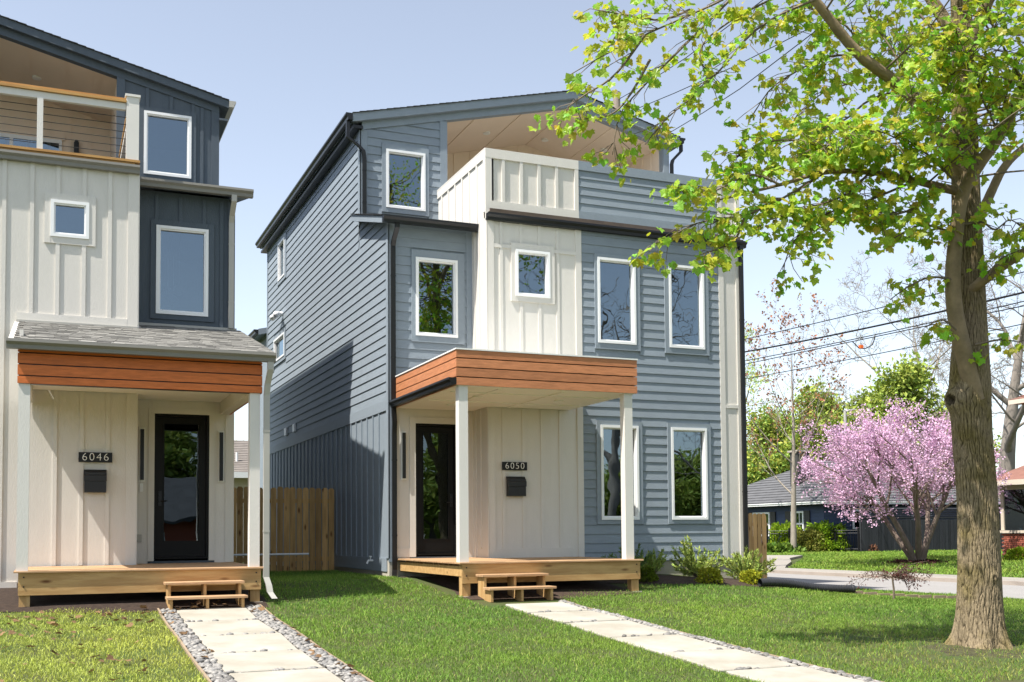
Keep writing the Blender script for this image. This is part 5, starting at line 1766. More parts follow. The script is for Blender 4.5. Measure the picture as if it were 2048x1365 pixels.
# dry leaves lying on the yellowish lawn and round the steps
DL = []
for k in range(3):
    me = bpy.data.meshes.new('dry_leaf')
    v = MAPLE_V.copy(); v[:, 2] += .35 * (v[:, 0] ** 2) * (1 if k else -.6) + .1 * k * v[:, 1] ** 2
    me.from_pydata(v.tolist(), [], MAPLE_T.tolist()); me.materials.append(MATS['dry_leaf']); DL.append(me)
for k in range(190):
    if k < 150:
        x = random.uniform(-2.6, 1.3) if k % 3 else random.uniform(-1.4, 1.1); y = random.choice([random.uniform(10.2, 16.1), random.uniform(13.0, 16.0), random.triangular(14, 16.2, 15.6)])
    elif k < 175:
        x = random.choice([random.uniform(1.4, 1.6), random.uniform(2.58, 2.8)]); y = random.uniform(9.5, 16.1)
    else:
        x = random.uniform(1.5, 2.7); y = random.uniform(15.9, 16.4)
    o = bpy.data.objects.new('dry_leaf', DL[k % 3]); COL.objects.link(o)
    o.location = (x, y, float(gz(x, y)) + ZO + (.045 if k < 150 else .05))
    o.rotation_euler = (random.uniform(-.5, .5), random.uniform(-.5, .5), random.uniform(0, 6.28))
    s = random.uniform(.045, .095); o.scale = (s, s, s)
    tag(o, 'curled brown fallen leaf on the yellowish lawn' if k < 150 else 'brown fallen leaf among the pebbles beside the path to the cream porch' if k < 175 else 'brown fallen leaf under the wooden steps of the cream porch', 'fallen leaf', 'dry leaves scattered before the cream house')

# ------------------------------------------------------------------ planting at the foot of the blue-grey house


def juniper(label, x, y, h, spread, n, tint, seed):
    r_ = np.random.default_rng(seed)
    z = float(gz(x, y)) + .03
    t = thing('juniper_shrub', label, 'shrub', (x, y, z), 'junipers along the foundation')
    mb = MB(); P, D = [], []
    for k in range(n):
        a = r_.uniform(0, 6.28); el = r_.uniform(.25, 1.25)
        d = np.array([math.cos(a) * math.cos(el), math.sin(a) * math.cos(el), math.sin(el)])
        L = h * r_.uniform(.6, 1.1) * (spread if el < .7 else 1)
        pts = [np.array([x, y, z])]
        for s in range(5):
            d = unit(d + r_.normal(size=3) * .12 + (0, 0, .04)); pts.append(pts[-1] + d * L / 5)
        mb.tube(pts, [.008, .007, .006, .005, .004, .002], 4, cap=False)
        for s in range(int(60 * L / .5)):
            f = r_.uniform(.15, 1) * 5; j = min(4, int(f))
            P.append(pts[j] + (pts[j + 1] - pts[j]) * (f - j)); D.append(unit(pts[j + 1] - pts[j]) + r_.normal(size=3) * .45)
    build('stems', mb, 'twig', t, fix=False)
    P, D = np.array(P), np.array(D)
    V, T = leafset(OVAL_V * [.55, 1, 1], OVAL_T, P, D, rvec(len(P)), r_.uniform(.05, .11, len(P)))
    raw_mesh('foliage', V, T, 'juniper', t, tint=tints(len(P), 4, .7, 1.5) * np.array(tint), kind='stuff')


def mound(name, label, c, rx, ry, rz, n, size, m, tint=(1, 1, 1), group=None, stems=True, lo=.55, hi=1.4):
    t = thing(name, label, 'shrub', (c[0], c[1], c[2]), group)
    q = rvec(n); q[:, 2] = np.abs(q[:, 2]) * 1.0
    rad = rng.uniform(.55, 1.03, n) ** .6
    lump = 1 + .13 * np.sin(q[:, 0] * 7 + c[0]) * np.sin(q[:, 1] * 6) + .08 * np.sin(q[:, 2] * 11)
    P = np.array(c) + q * (rad * lump)[:, None] * np.array([rx, ry, rz])
    V, T = leafset(OVAL_V * [1.2, 1, 1], OVAL_T, P, q + rvec(n) * .7, rvec(n) + q, rng.uniform(size * .6, size * 1.2, n))
    raw_mesh('foliage', V, T, m, t, tint=tints(n, 4, lo, hi) * np.array(tint), kind='stuff')
    if stems:
        mb = MB()
        for k in range(8):
            a = rng.uniform(0, 6.28)
            mb.tube([np.array(c), np.array(c) + (rx * .3 * math.cos(a), ry * .3 * math.sin(a), rz * .4), np.array(c) + (rx * .6 * math.cos(a), ry * .6 * math.sin(a), rz * .7)], [.02 * rx + .004, .012 * rx + .003, .004], 5, cap=False)
        build('stems', mb, 'twig', t, fix=False)
    return t


juniper('dark juniper beside the porch deck', 10.15, 18.35, .55, 1.2, 26, (.45, .60, .55), 1)
juniper('pale sprawling juniper just right of the dark one', 10.75, 18.5, .48, 1.2, 20, (1.2, 1.25, .95), 2)
juniper('tall feathery juniper under the lower corner window', 11.55, 18.25, .74, 1.0, 40, (1.35, 1.35, 1.1), 3)
juniper('feathery juniper at the downspout corner', 12.75, 18.3, .62, 1.1, 44, (1.25, 1.25, 1.0), 4)
for x, y, r, s, tn_ in ((9.98, 17.55, .22, 'darkest', (.55, .5, .6)), (11.15, 17.2, .22, 'golden', (1.35, .95, .9)), (12.15, 17.3, .21, 'last golden', (1.45, 1.0, .9))):
    lab = {'darkest': 'small dark rounded cypress next to the dark juniper', 'golden': 'small golden cypress mound before the tall juniper', 'last golden': 'small golden cypress mound at the end of the drain pipe'}[s]
    mound('dwarf_cypress', lab, (x, y, float(gz(x, y)) + .02), r, r, r * 1.25, 1500, .055, 'hedge_leaf', tn_, 'dwarf cypress mounds')
# corrugated drain pipe
mb = MB()
N_ = 150
pa, pb = np.array([12.02, 16.85]), np.array([14.05, 16.75])
pts, rad = [], []
for i in range(N_):
    f = i / (N_ - 1)
    p = pa + (pb - pa) * f
    pts.append((p[0], p[1] + .05 * math.sin(f * 4), float(gz(p[0], p[1])) + .095 + .02 * math.sin(f * 7)))
    rad.append(.072 + (.006 if (i // 2) % 2 else 0) + (.01 if i > N_ - 6 else 0))
mb.tube(pts, rad, 16, cap=False)
mb.tube(pts[::4], [.062] * len(pts[::4]), 12, cap=False)
tag(build('drain_pipe', mb, 'rubber_pipe', smooth=True, fix=False), 'black corrugated drain pipe lying on the lawn', 'pipe')
mb = MB()
for k in range(9):
    x = 14.0 + k * .28
    y = 16.72 - k * .06 + random.uniform(-.03, .03)
    mb.box(x, x + .3, y, y + random.uniform(.03, .07), float(gz(x, y)) - .02, float(gz(x, y)) + random.uniform(.055, .075))
tag(build('straw_strip', mb, 'edging', kind='stuff'), 'strip of dead straw-coloured grass beyond the drain pipe', 'straw')

# small weeping red maple on the lawn
jb = at(1787, 1189, 19.6); jb[2] = float(gz(jb[0], jb[1]))
JM = thing('ornamental_maple', 'tiny weeping dark-red maple sapling on the lawn near the street', 'tree', jb)
rs = np.random.default_rng(3)
top = jb + (-.02, 0, .42)
segs = [([jb - (0, 0, .1), jb + (.01, 0, .2), top], [.022, .018, .015], 0)]
P, D = [], []
for k in range(22):
    a = rs.uniform(0, 6.28)
    L = rs.uniform(.35, .95)
    bias = np.array([_rt[0], _rt[1], 0]) * rs.choice([-1, 1]) * .5
    d = np.array([math.cos(a), math.sin(a), .55]) + bias
    p = top.copy(); pts = [p]
    d = unit(d)
    for s in range(6):
        d = unit(d + rs.normal(size=3) * .15 + (0, 0, -.16)); p = p + d * L / 6; pts.append(p)
    segs.append((pts, list(np.linspace(.009, .002, 7)), 3))
    for s in range(42):
        f = rs.uniform(1.5, 6); j = min(5, int(f))
        P.append(pts[j] + (pts[j + 1] - pts[j]) * (f - j) + rs.normal(size=3) * .03); D.append(np.array([0, 0, -.6]) + rs.normal(size=3) * .6)
build('trunk', limbs_mesh(segs), 'twig', JM, fix=False)
P, D = np.array(P), np.array(D)
V, T = leafset(OVAL_V * [.6, 1, 1], OVAL_T, P, D, rvec(len(P)), rs.uniform(.03, .075, len(P)))
raw_mesh('crown', V, T, 'red_leaf', JM, tint=tints(len(P), 4, .6, 1.6), kind='stuff')

# ------------------------------------------------------------------ across the side street
GZF = -1.12


def hip_roof(house, x0, x1, y0, y1, z0, zr, m, inset_, name='roof', th=.12, along_x=True):
    mb = MB()
    if along_x:
        r0, r1 = (x0 + inset_, (y0 + y1) / 2, zr), (x1 - inset_, (y0 + y1) / 2, zr)
    else:
        r0, r1 = ((x0 + x1) / 2, y0 + inset_, zr), ((x0 + x1) / 2, y1 - inset_, zr)
    v = [(x0, y0, z0), (x1, y0, z0), (x1, y1, z0), (x0, y1, z0), r0, r1, (x0, y0, z0 - th), (x1, y0, z0 - th), (x1, y1, z0 - th), (x0, y1, z0 - th)]
    f = ([(0, 1, 5, 4), (1, 2, 5), (2, 3, 4, 5), (3, 0, 4)] if along_x else [(0, 1, 4), (1, 2, 5, 4), (2, 3, 5), (3, 0, 4, 5)]) + [(0, 6, 7, 1), (1, 7, 8, 2), (2, 8, 9, 3), (3, 9, 6, 0), (6, 9, 8, 7)]
    mb.add(v, f)
    r = build(name, mb, m, house)
    # shingle courses on the faces towards the street
    cm = MB()
    nrow = 16
    for k in range(nrow):
        a, b = k / nrow, (k + 1.1) / nrow
        b = min(b, 1)
        for (p, q, s, t) in (((x0, y0, z0), (x1, y0, z0), r0 if along_x else r0, r1 if along_x else r0), ((x0, y1, z0), (x0, y0, z0), r0 if along_x else r1, r0)):
            p, q, s, t = map(np.array, (p, q, s, t))
            A, B, Cc, Dd = p + (s - p) * a, q + (t - q) * a, q + (t - q) * b, p + (s - p) * b
            n_ = unit(np.cross(q - p, s - p))
            if n_[2] < 0:
                n_ = -n_
            cm.hexa([A, B, Cc, Dd, A + n_ * .05, B + n_ * .05, Cc + n_ * .012, Dd + n_ * .012])
    build('shingles', cm, m, r, kind='stuff')
    return r


BH = thing('house', 'low dark-blue house with a grey hip roof behind the black fence', 'house', (44, 52, GZF))
bx0, bx1, by0, by1, bz1 = 37.2, 50.0, 46.4, 58.5, 1.40
BW = [('L', 48.0, 49.1), ('L', 51.0, 52.6), ('L', 54.6, 57.6)]
wb = build('wall', MB().box(bx0, bx1, by0, by1, GZF - .2, bz1), 'blue_paint', BH)
for k in range(12):
    z = GZF + .1 + k * .2
    if z < bz1 - .15:
        build('plank', MB().add([(bx0, by0, z), (bx0 - .03, by0, z), (bx0, by0, z + .2), (bx0, by1, z), (bx0 - .03, by1, z), (bx0, by1, z + .2)], [(0, 1, 2), (3, 5, 4), (0, 3, 4, 1), (1, 4, 5, 2), (2, 5, 3, 0)]), 'blue_paint', wb)
        build('plank', MB().add([(bx0, by0, z), (bx0, by0 - .03, z), (bx0, by0, z + .2), (bx1, by0, z), (bx1, by0 - .03, z), (bx1, by0, z + .2)], [(0, 1, 2), (3, 5, 4), (0, 3, 4, 1), (1, 4, 5, 2), (2, 5, 3, 0)]), 'blue_paint', wb)
hip_roof(BH, bx0 - .6, bx1 + .6, by0 - .6, by1 + .6, bz1 + .16, 4.15, 'shingle_far', 5.2)
gutter(BH, Fr('L', bx0 - .6), by0 - .62, by1 + .6, bz1 + .14, 'white_metal', h=.14, w=.12)
gutter(BH, Fr('F', by0 - .6), bx0 - .6, bx1 + .6, bz1 + .14, 'white_metal', h=.14, w=.12)
fbl = Fr('L', bx0 - .03)
for _, a, b in BW:
    mb = MB(); z0_, z1_ = GZF + .85, GZF + 2.2
    for q in ((a, a + .10, z0_, z1_), (b - .10, b, z0_, z1_), (a + .1, b - .1, z1_ - .1, z1_), (a + .1, b - .1, z0_, z0_ + .1), (a + .1, b - .1, (z0_ + z1_) / 2 - .04, (z0_ + z1_) / 2 + .04)):
        fbl.box(mb, *q, .0, .07)
    for k in (1, 2):
        u = a + (b - a) * k / 3; fbl.box(mb, u - .02, u + .02, z0_ + .1, z1_ - .1, .0, .055)
    w_ = build('window', mb, 'white_vinyl', BH)
    build('pane', fbl.box(MB(), a + .1, b - .1, z0_ + .1, z1_ - .1, .0, .02), 'glass', w_)
    for s0, s1 in ((a - .50, a - .06), (b + .06, b + .50)):
        build('shutter', fbl.box(MB(), s0, s1, z0_ - .05, z1_ + .02, .0, .06), 'shutter_paint', w_)
fbf = Fr('F', by0 - .03)
for a, b in ((39.0, 40.2), (43.0, 44.4), (46.5, 47.6)):
    mb = MB(); z0_, z1_ = GZF + 1.2, GZF + 2.25
    for q in ((a, a + .10, z0_, z1_), (b - .10, b, z0_, z1_), (a + .1, b - .1, z1_ - .1, z1_), (a + .1, b - .1, z0_, z0_ + .1)):
        fbf.box(mb, *q, .0, .07)
    w_ = build('window', mb, 'white_vinyl', BH)
    build('pane', fbf.box(MB(), a + .1, b - .1, z0_ + .1, z1_ - .1, .0, .02), 'glass', w_)
ch = build('chimney', MB().box(38.5, 39.3, 50.2, 50.9, 2.0, 4.45), 'shutter_paint', BH)
build('chimney_cap', MB().box(38.4, 39.4, 50.1, 51.0, 4.451, 4.55), 'mortar', ch)
# black board fence with a louvred top
BF = thing('board_fence', 'tall black board fence with a slatted top beside the blue house', 'fence', (42.5, 45.0, GZF))
mb = MB(); mb.box(-.10, .10, -.012, .012, 0, 1.72)
me = bpy.data.meshes.new('board'); me.from_pydata(mb.v, [], mb.f); me.materials.append(MATS['black_picket'])
x = 38.4
while x < 49.5:
    piece('board', me, BF, (x + .1, 44.9 + random.uniform(-.01, .01), GZF - .02), scale=(random.uniform(.92, .98), 1, random.uniform(.99, 1.01)))
    x += .205
for k in range(5):
    build('louvre', MB().add([(38.4, 44.89, GZF + 1.80 + k * .11), (49.5, 44.89, GZF + 1.80 + k * .11), (49.5, 44.97, GZF + 1.87 + k * .11), (38.4, 44.97, GZF + 1.87 + k * .11),
                              (38.4, 44.905, GZF + 1.79 + k * .11), (49.5, 44.905, GZF + 1.79 + k * .11), (49.5, 44.985, GZF + 1.86 + k * .11), (38.4, 44.985, GZF + 1.86 + k * .11)],
                             [(0, 1, 2, 3), (7, 6, 5, 4), (0, 4, 5, 1), (3, 2, 6, 7), (0, 3, 7, 4), (1, 5, 6, 2)]), 'black_picket', BF)
for k in range(6):
    build('fence_post', MB().box(38.35 + k * 2.2, 38.47 + k * 2.2, 44.94, 45.06, GZF - .3, GZF + 2.42), 'black_picket', BF)
build('fence_rail', MB().box(38.4, 49.5, 44.92, 45.0, GZF + 1.72, GZF + 1.79), 'black_picket', BF)
# iron fence in front of the hedge
IF = thing('iron_fence', 'low black iron railing fence in front of the bushes', 'fence', (37.0, 48.5, GZF))
A_, B_ = np.array([34.2, 49.2]), np.array([38.4, 45.0])
n_ = 46
for k in range(n_ + 1):
    p = A_ + (B_ - A_) * k / n_
    big_ = k % 9 == 0
    r_ = .045 if big_ else .011
    build('baluster' if not big_ else 'fence_post', MB().box(p[0] - r_, p[0] + r_, p[1] - r_, p[1] + r_, GZF - .1, GZF + (1.28 if big_ else 1.12)), 'iron', IF)
for z in (.18, 1.0, 1.14):
    build('fence_rail', MB().tube([(A_[0], A_[1], GZF + z), (B_[0], B_[1], GZF + z)], .018, 5), 'iron', IF)


def on_ground(px, py, d):
    p = at(px, py, d); p[2] = float(gz(p[0], p[1])); return p


p = on_ground(1573, 1104, 58.5); mound('box_bush', 'round lime-green bush behind the iron fence', p, .95, .95, 1.55, 3000, .20, 'hedge_leaf', (1.15, 1.1, .9), 'bushes behind the iron fence')
p = on_ground(1652, 1104, 57.5); mound('box_bush', 'wide lime-green bush at the end of the black board fence', p, 1.15, 1.0, 1.65, 3400, .20, 'hedge_leaf', (1.1, 1.1, .9), 'bushes behind the iron fence')
p = on_ground(1618, 1104, 57.0); mound('box_bush', 'brownish thin-leaved bush between the two lime-green ones', p, 1.0, .8, 1.25, 2200, .15, 'hedge_leaf', (.9, .62, 1.4), 'bushes behind the iron fence')
p = on_ground(1560, 1106, 56.0); mound('flower_clump', 'clump of pale green bulb leaves at the foot of the iron fence', p, 1.4, .5, .38, 900, .28, 'hedge_leaf', (.7, .75, 1.4), None, False)
p = on_ground(1742, 1106, 56.5); mound('flower_clump', 'little reddish bush at the foot of the black board fence', p, .35, .3, .42, 400, .10, 'bud', (.8, .8, .9), None, False)

# redbud in flower
RB = dict(max=4, seg=[5, 5, 5, 4, 3], taper=[.5, .4, .35, .35, .4], gnarl=[.05, .09, .12, .15, .2], up=[-.015, .02, .05, .05, .04], kids=[6, 6, 5, 4, 0], angle=[34, 44, 42, 38, 0],
          **{'from': [.50, .25, .2, .2, 0], 'len': [.78, .62, .52, .5, 0], 'rad': [.6, .55, .55, .6, 0]})
p = on_ground(1838, 1126, 40.5)
tree('redbud_tree', 'redbud tree covered in pink blossom across the side street', 'tree', p, 7.5, .12, RB, 'redbud_bark', 14, 'blossom', 42000, (.04, .095), .10, OVAL_V * [1.5, 1, 1], OVAL_T, stems=6, stem_spread=.66, lo=.75, hi=1.2, warm=.06, trunk_len=.54)
mound('mulch_ring', 'dark mulch ring at the foot of the redbud', (p[0], p[1], p[2] - .02), 1.1, 1.1, .09, 900, .12, 'red_leaf', (.7, .7, .7), None, False)

# slender budding tree by the iron fence
SP = dict(max=4, seg=[8, 6, 5, 4, 3], taper=[.05, .3, .3, .35, .4], gnarl=[.015, .06, .08, .1, .12], up=[.05, .16, .12, .1, .1], kids=[15, 6, 4, 3, 0], angle=[48, 38, 34, 32, 0],
          **{'from': [.26, .2, .2, .2, 0], 'len': [.46, .48, .5, .5, 0], 'rad': [.38, .5, .55, .6, 0]})
p = on_ground(1587, 1103, 56)
tree('slender_tree', 'slender upright tree with sparse orange-red buds by the iron fence', 'tree', p, 11.2, .17, SP, 'pale_bark', 21, 'bud', 2300, (.07, .17), .06, OVAL_V * [1.4, 1, 1], OVAL_T, trunk_len=.98, lo=.6, hi=1.7)

# big trees farther back
p = at(1775, 1075, 78); p[2] = GZF
tree('broad_tree', 'broad leafy green tree rising behind the redbud', 'tree', p, 15.5, .45, BROAD, 'grey_bark', 31, 'far_leaf', 30000, (.22, .48), .50, lo=.5, hi=1.5)
p = at(1560, 1075, 84); p[2] = GZF
tree('broad_tree', 'olive-green hazy tree behind the slender budding tree', 'tree', p, 13.0, .4, BROAD, 'grey_bark', 32, 'far_leaf', 20000, (.18, .42), .55, lo=.6, hi=1.6, warm=.3)
p = at(1500, 1075, 95); p[2] = GZF
tree('broad_tree', 'low leafy tree at the right edge of the blue-grey house', 'tree', p, 10, .4, BROAD, 'grey_bark', 33, 'far_leaf', 15000, (.2, .4), .55, lo=.6, hi=1.5, warm=.25)
p = at(1880, 1075, 92); p[2] = GZF
tree('broad_tree', 'dark leafy tree just left of the maple trunk', 'tree', p, 13, .4, BROAD, 'grey_bark', 34, 'far_leaf', 20000, (.2, .45), .55, lo=.45, hi=1.3)
BARE = dict(max=5, min=.016, seg=[8, 7, 6, 4, 3, 2], taper=[.12, .35, .3, .3, .35, .4], gnarl=[.04, .12, .16, .2, .22, .22], up=[.02, .05, .03, .02, .01, 0], kids=[8, 7, 6, 5, 3, 0], angle=[55, 50, 46, 44, 42, 0],
            **{'from': [.35, .25, .2, .2, .2, 0], 'len': [.62, .55, .52, .5, .5, 0], 'rad': [.55, .5, .5, .5, .6, 0]})
BARE2 = dict(BARE, kids=[7, 6, 5, 3, 2, 0])
p = at(2005, 1075, 62); p[2] = GZF
tree('bare_tree', 'huge leafless oak with a thick grey trunk behind the brick house', 'tree', p, 24, .62, BARE, 'grey_bark', 41)
p = at(1850, 1075, 80); p[2] = GZF
tree('bare_tree', 'pale leafless tree spreading above the redbud', 'tree', p, 25, .42, BARE, 'pale_bark', 44)
p = at(2150, 1075, 80); p[2] = GZF
tree('bare_tree', 'leafless tree beyond the right edge of the photo', 'tree', p, 22, .5, BARE2, 'grey_bark', 42)
p = at(1430, 1075, 88); p[2] = GZF
tree('bare_tree', 'tall thinly leaved tree showing past the corner of the blue-grey house', 'tree', p, 23, .45, BARE2, 'pale_bark', 43, 'far_leaf', 5000, (.12, .26), .2, warm=.3, lo=.9, hi=1.8)

# brick house at the right edge
RH = thing('house', 'red brick house with a brown hipped porch roof at the right edge', 'house', (39.0, 30.5, GZF))
q = on_ground(2004, 1122, 41.5)
hx, hy = float(q[0]), float(q[1])
wbk = build('wall', MB().box(hx + .06, hx + 9, hy - 8, hy - .0, GZF - .2, GZF + .98), 'mortar', RH)
mb = MB(); mb.box(-.10, .10, -.028, .028, 0, .060)
BKL = bpy.data.meshes.new('brick')
BKL.from_pydata([(x_ * .3, y_ * 3.7, z_) for x_, y_, z_ in mb.v], [], mb.f); BKL.materials.append(MATS['brick_red'])
for j in range(13):
    for k in range(11):
        piece('brick', BKL, wbk, (hx + .045, hy - .105 - k * .222 - (.111 if j % 2 else 0), GZF + .01 + j * .074))
BKF = bpy.data.meshes.new('brick'); BKF.from_pydata(mb.v, [], mb.f); BKF.materials.append(MATS['brick_red'])
build('sill', MB().box(hx - .06, hx + 9, hy - 8.1, hy + .06, GZF + .99, GZF + 1.09), 'cream_stucco', RH)
mb = MB()
for a in np.arange(0, 8.1, 1.9):
    mb.box(hx, hx + .12, hy - a - .14, hy - a, GZF + 1.10, GZF + 2.62)
mb.box(hx, hx + .12, hy - 8, hy, GZF + 2.62, GZF + 2.80)
build('screen_frame', mb, 'cream_stucco', RH)
build('pane', MB().box(hx + .05, hx + .06, hy - 8, hy - .14, GZF + 1.10, GZF + 2.62), 'glass', RH)
build('wall', MB().box(hx + 2.4, hx + 9, hy - 8, hy, GZF + .99, GZF + 6.1), 'brick_red', RH)
mb = MB()
mb.prism([(hx - .45, GZF + 2.80), (hx + 2.5, GZF + 3.75), (hx + 2.5, GZF + 3.87), (hx - .45, GZF + 2.95)], 'y', hy - 8.4, hy + .4)
pr_ = build('porch_roof', mb, 'shingle_red', RH)
build('fascia', MB().box(hx - .50, hx - .452, hy - 8.4, hy + .4, GZF + 2.78, GZF + 2.97), 'cream_stucco', pr_)
build('fascia', MB().prism([(hx - .45, GZF + 2.80), (hx + 2.4, GZF + 3.70), (hx + 2.4, GZF + 3.52), (hx - .45, GZF + 2.66)], 'y', hy + .401, hy + .45), 'cream_stucco', pr_)
hip_roof(RH, hx + 1.6, hx + 10, hy - 9, hy + .9, GZF + 6.2, GZF + 8.2, 'shingle_red', 3.5, along_x=False)
build('fascia', MB().box(hx + 1.55, hx + 1.598, hy - 9, hy + .92, GZF + 6.05, GZF + 6.22), 'cream_stucco', RH)
p = on_ground(2040, 1122, 40.0); mound('box_bush', 'small lime-green bush against the brick house', p, .5, .4, .45, 900, .12, 'hedge_leaf', (1.2, 1.1, .8), None)

# houses half hidden behind others
NB = thing('house', 'pale house with a weathered shingle roof seen between the two front houses', 'house', (7.4, 49.0, -1.0))
build('wall', MB().box(2.0, 13.0, 46.3, 53, -1.2, 2.55), 'cream_stucco', NB)
mb = MB(); mb.prism([(45.7, 2.42), (49.6, 4.05), (53.5, 2.42), (53.5, 2.58), (49.6, 4.22), (45.7, 2.58)], 'x', 1.5, 13.5)
nr = build('roof', mb, 'shingle_pale', NB)
mb = MB()
for k in range(18):
    a, b = k / 18, (k + 1.1) / 18
    mb.prism([(45.66 + 3.94 * a, 2.585 + 1.635 * a), (45.66 + 3.94 * b, 2.585 + 1.635 * b), (45.66 + 3.94 * b, 2.60 + 1.635 * b), (45.66 + 3.94 * a, 2.63 + 1.635 * a)], 'x', 1.45, 13.55)
build('shingles', mb, 'shingle_pale', nr, kind='stuff')
build('fascia', MB().box(1.45, 13.55, 45.60, 45.695, 2.36, 2.60), 'white_metal', nr)
build('vent_pipe', MB().tube([(7.15, 46.9, 2.9), (7.15, 46.9, 3.5)], .05, 8), 'white_metal', nr)
NB2 = thing('house', 'far tan house gable peeping over the blue house roof', 'house', (47, 78, GZF))
c_ = at(1525, 955, 86)
build('wall', MB().box(c_[0] - 5, c_[0] + 5, c_[1], c_[1] + 8, GZF - .2, 2.6), 'cream_stucco', NB2)
mb = MB(); mb.prism([(c_[0] - 5.5, 2.5), (c_[0], 5.2), (c_[0] + 5.5, 2.5), (c_[0] + 5.5, 2.72), (c_[0], 5.45), (c_[0] - 5.5, 2.72)], 'y', c_[1] - .4, c_[1] + 8.4)
build('roof', mb, 'shingle_pale', NB2)
mb = MB(); mb.prism([(c_[0] - 5, 2.6), (c_[0] + 5, 2.6), (c_[0], 5.1)], 'y', c_[1], c_[1] + .2)
build('gable', mb, 'cream_stucco', NB2)
p = at(484, 1075, 62); p[2] = -1.0
tree('broad_tree', 'spring-green tree behind the pale house in the gap', 'tree', p, 7.2, .25, BROAD, 'grey_bark', 35, 'hedge_leaf', 7000, (.14, .3), .3, lo=.7, hi=1.5)

# poles and wires
PO = at(1233, 185, 36)
pole = thing('utility_pole', 'weathered wooden utility pole whose top shows above the blue-grey house roof', 'pole', (PO[0], PO[1], -1.3))
build('pole_shaft', MB().tube([(PO[0], PO[1], -1.6), (PO[0], PO[1], PO[2])], [.17, .12], 12), 'pole_wood', pole)
build('cross_arm', MB().box(PO[0] - 1.1, PO[0] + 1.1, PO[1] - .16, PO[1] - .06, PO[2] - 1.1, PO[2] - .98), 'pole_wood', pole)
P2 = at(1690, 822, 66)
pole2 = thing('street_lamp', 'thin pale lamp post behind the redbud', 'lamp post', (P2[0], P2[1], GZF))
build('lamp_shaft', MB().tube([(P2[0], P2[1], GZF - .1), (P2[0], P2[1], P2[2])], [.10, .09], 10), 'pale_metal', pole2)
build('lamp_arm', MB().tube([(P2[0], P2[1], P2[2] - .1), (P2[0] + .3, P2[1] - .1, P2[2] + .06), (P2[0] + .6, P2[1] - .2, P2[2] + .08)], [.04, .03, .05], 8), 'pale_metal', pole2)
FP = thing('utility_pole', 'far wooden utility pole carrying the street wires', 'pole', (23.6, 62.0, -1.2))
build('pole_shaft', MB().tube([(23.6, 62, -1.5), (23.6, 62, 8.6)], [.17, .12], 12), 'pole_wood', FP)


def wire(label, px, r, X, ext=(1200, 2400)):
    """wire along the street at x = X that passes through the photograph points px"""
    L = []
    for a, b in px:
        d = _fw + (a - CX) / F * _rt - (b - CY) / F * _up
        L.append(d * X / d[0])
    L.sort(key=lambda p: p[1])
    A, B = L[0], L[-1]
    ys = np.linspace(2.0, 62.0, 40)
    co = np.polyfit([p[1] for p in L], [p[2] for p in L], 2 if len(L) > 2 else 1)
    base = np.polyfit([A[1], B[1]], [A[2], B[2]], 1)
    pts = []
    for y in ys:
        z = np.polyval(co, y) if A[1] - 2 <= y <= B[1] + 2 else np.polyval(base, y) + .002 * (y - A[1]) * (y - B[1])
        pts.append((X, y, min(z, 9.5)))
    tag(build('power_line', MB().tube(pts, r, 5, cap=False), 'wire', fix=False, smooth=True), label, 'wire', 'wires along the side street')


wire('topmost wire crossing the sky behind the maple trunk', [(1480, 681), (1740, 621), (1990, 559)], .016, 23.6)
wire('thick cable second from the top behind the maple trunk', [(1480, 706), (1740, 655), (2048, 585)], .030, 23.6)
wire('thin upper wire of the close pair below the thick cable', [(1480, 724), (1740, 672), (2048, 603)], .016, 23.6)
wire('thin lower wire of the close pair below the thick cable', [(1480, 731), (1740, 676), (2048, 612)], .016, 23.6)
wire('lowest wire crossing in front of the far green tree', [(1480, 760), (1740, 711), (2048, 648)], .014, 23.6)
lp = [at(1705, 684, 36), at(1718, 697, 36), at(1730, 698, 36), at(1745, 690, 36), at(1750, 675, 36)]
lo_ = build('cable_loop', MB().tube(lp, .018, 5, cap=False), 'wire', fix=False)
tag(lo_, 'sagging cable loop with an orange tag', 'cable')
build('tag', MB().box(*[v for i in range(3) for v in (at(1722, 694, 36)[i] - .055, at(1722, 694, 36)[i] + .055)]), 'orange_tag', lo_)
for k, (a, b, lab) in enumerate((((1236, 200), (1372, 116), 'upper thin wire running from the pole behind the maple leaves'), ((1240, 232), (1480, 128), 'lower thin wire running from the pole behind the maple leaves'), ((1345, 262), (1480, 178), 'third thin wire low behind the maple leaves'))):
    A = at(*a, 36.0 - k); B = at(*b, 30.0 - k)
    tag(build('power_line', MB().tube([A + (A - B) * .2 if k == 2 else A, A + (B - A) * .5 - (0, 0, .03), B, B + (B - A) * 1.0 + (0, 0, .3), B + (B - A) * 3 + (0, 0, 1.6)], .012, 5, cap=False), 'wire', fix=False), lab, 'wire', 'wires from the near pole')

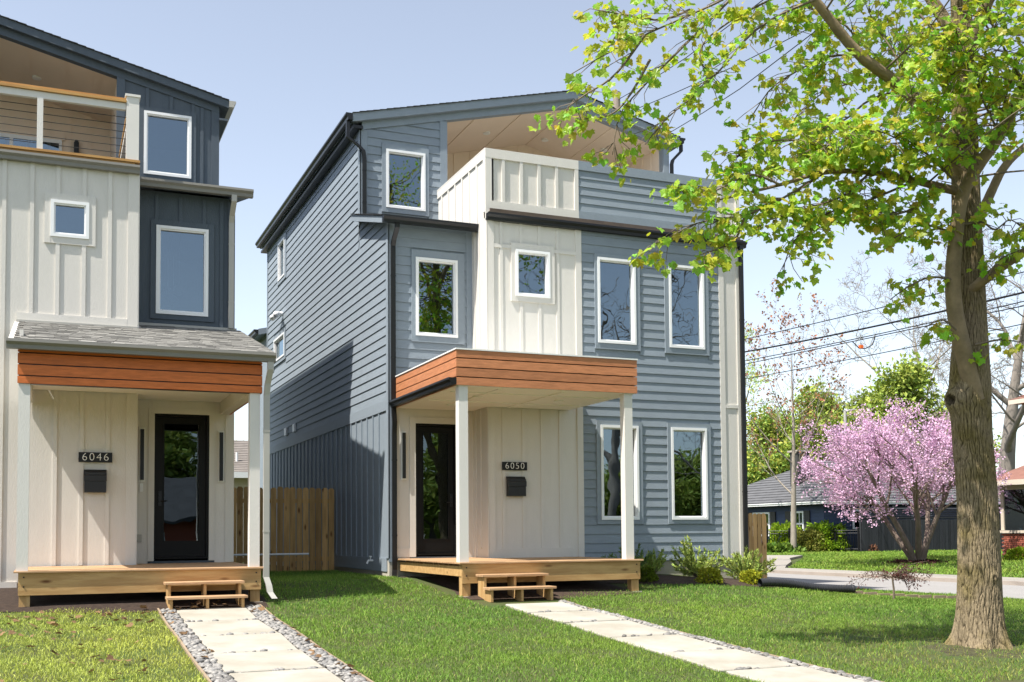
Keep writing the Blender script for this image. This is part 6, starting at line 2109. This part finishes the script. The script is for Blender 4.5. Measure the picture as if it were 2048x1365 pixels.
# ------------------------------------------------------------------ across the front street, behind the viewer (seen in the panes)
OH = thing('house', 'low house across the front street, visible only as a reflection', 'house', (8, -26, -1.9))
build('wall', MB().box(-2, 16, -34, -25, -2.1, .9), 'brick_red', OH)
mb = MB(); mb.prism([(-24.2, .75), (-29.5, 3.3), (-34.8, .75), (-34.8, .92), (-29.5, 3.5), (-24.2, .92)], 'x', -2.8, 16.8)
build('roof', mb, 'shingle_far', OH)
for x in (0, 4.5, 9.5, 13):
    f_ = Fr('B', -25); w_ = build('window', f_.box(MB(), x, x + 1.4, -1.0, .3, 0, .04), 'white_vinyl', OH)
    build('pane', f_.box(MB(), x + .08, x + 1.32, -.92, .22, .04, .05), 'interior_dark', w_)


def dup(root, loc, sc_, label):
    c = root.copy(); COL.objects.link(c)
    c.location = (loc[0], loc[1], loc[2] + ZO); c.scale = (sc_, sc_, sc_ * .95); c.rotation_euler = (0, 0, loc[0] * 1.7)
    c['label'] = label
    for ch_ in root.children:
        k_ = ch_.copy(); COL.objects.link(k_); k_.parent = c


lt = tree('broad_tree', 'leafy tree at the left end of the row across the front street, only mirrored', 'tree', (-6, -37, -1.9), 11, .3, BROAD, 'grey_bark', 51, 'far_leaf', 16000, (.25, .5), .45, group='trees across the front street')
for k_, (x, y, sc_) in enumerate(((0, -38, .95), (6, -36, 1.0), (12, -38, .9), (18, -34, 1.0), (24, -31, .95), (30, -27, .85), (36, -27, .8), (43, -28, .95), (51, -30, 1.1))):
    dup(lt, (x, y, -1.9), sc_, ('second', 'third', 'fourth', 'fifth', 'sixth', 'seventh', 'eighth', 'ninth', 'tenth')[k_] + ' leafy tree from the left across the front street, only mirrored')
bt = tree('bare_tree', 'leafless tree across the front street mirrored in the upper windows', 'tree', (29.5, -17.0, -1.9), 23, .4, BARE2, 'grey_bark', 53, group='leafless trees across the front street')
dup(bt, (37.0, -17.0, -1.9), .72, 'shorter leafless tree across the street mirrored in the corner window')
# far belt of woodland that closes the horizon
n = 60000
a = rng.uniform(0, 2 * math.pi, n); R_ = rng.uniform(230, 300, n)
hgt = 9 + 3 * np.sin(a * 23) + 2 * np.sin(a * 57 + 1) + 2 * np.sin(a * 9)
P = np.stack([R_ * np.sin(a), R_ * np.cos(a), -2 + rng.random(n) ** .7 * hgt], 1)
V, T = leafset(OVAL_V * [2, 1, 1], OVAL_T, P, rvec(n), rvec(n), rng.uniform(1.2, 3.2, n))
tag(raw_mesh('woodland', V, T, 'far_leaf', origin=(0, 0, -2), tint=tints(n, 4, .5, 1.1), kind='stuff'), 'far belt of trees along the horizon', 'woodland')
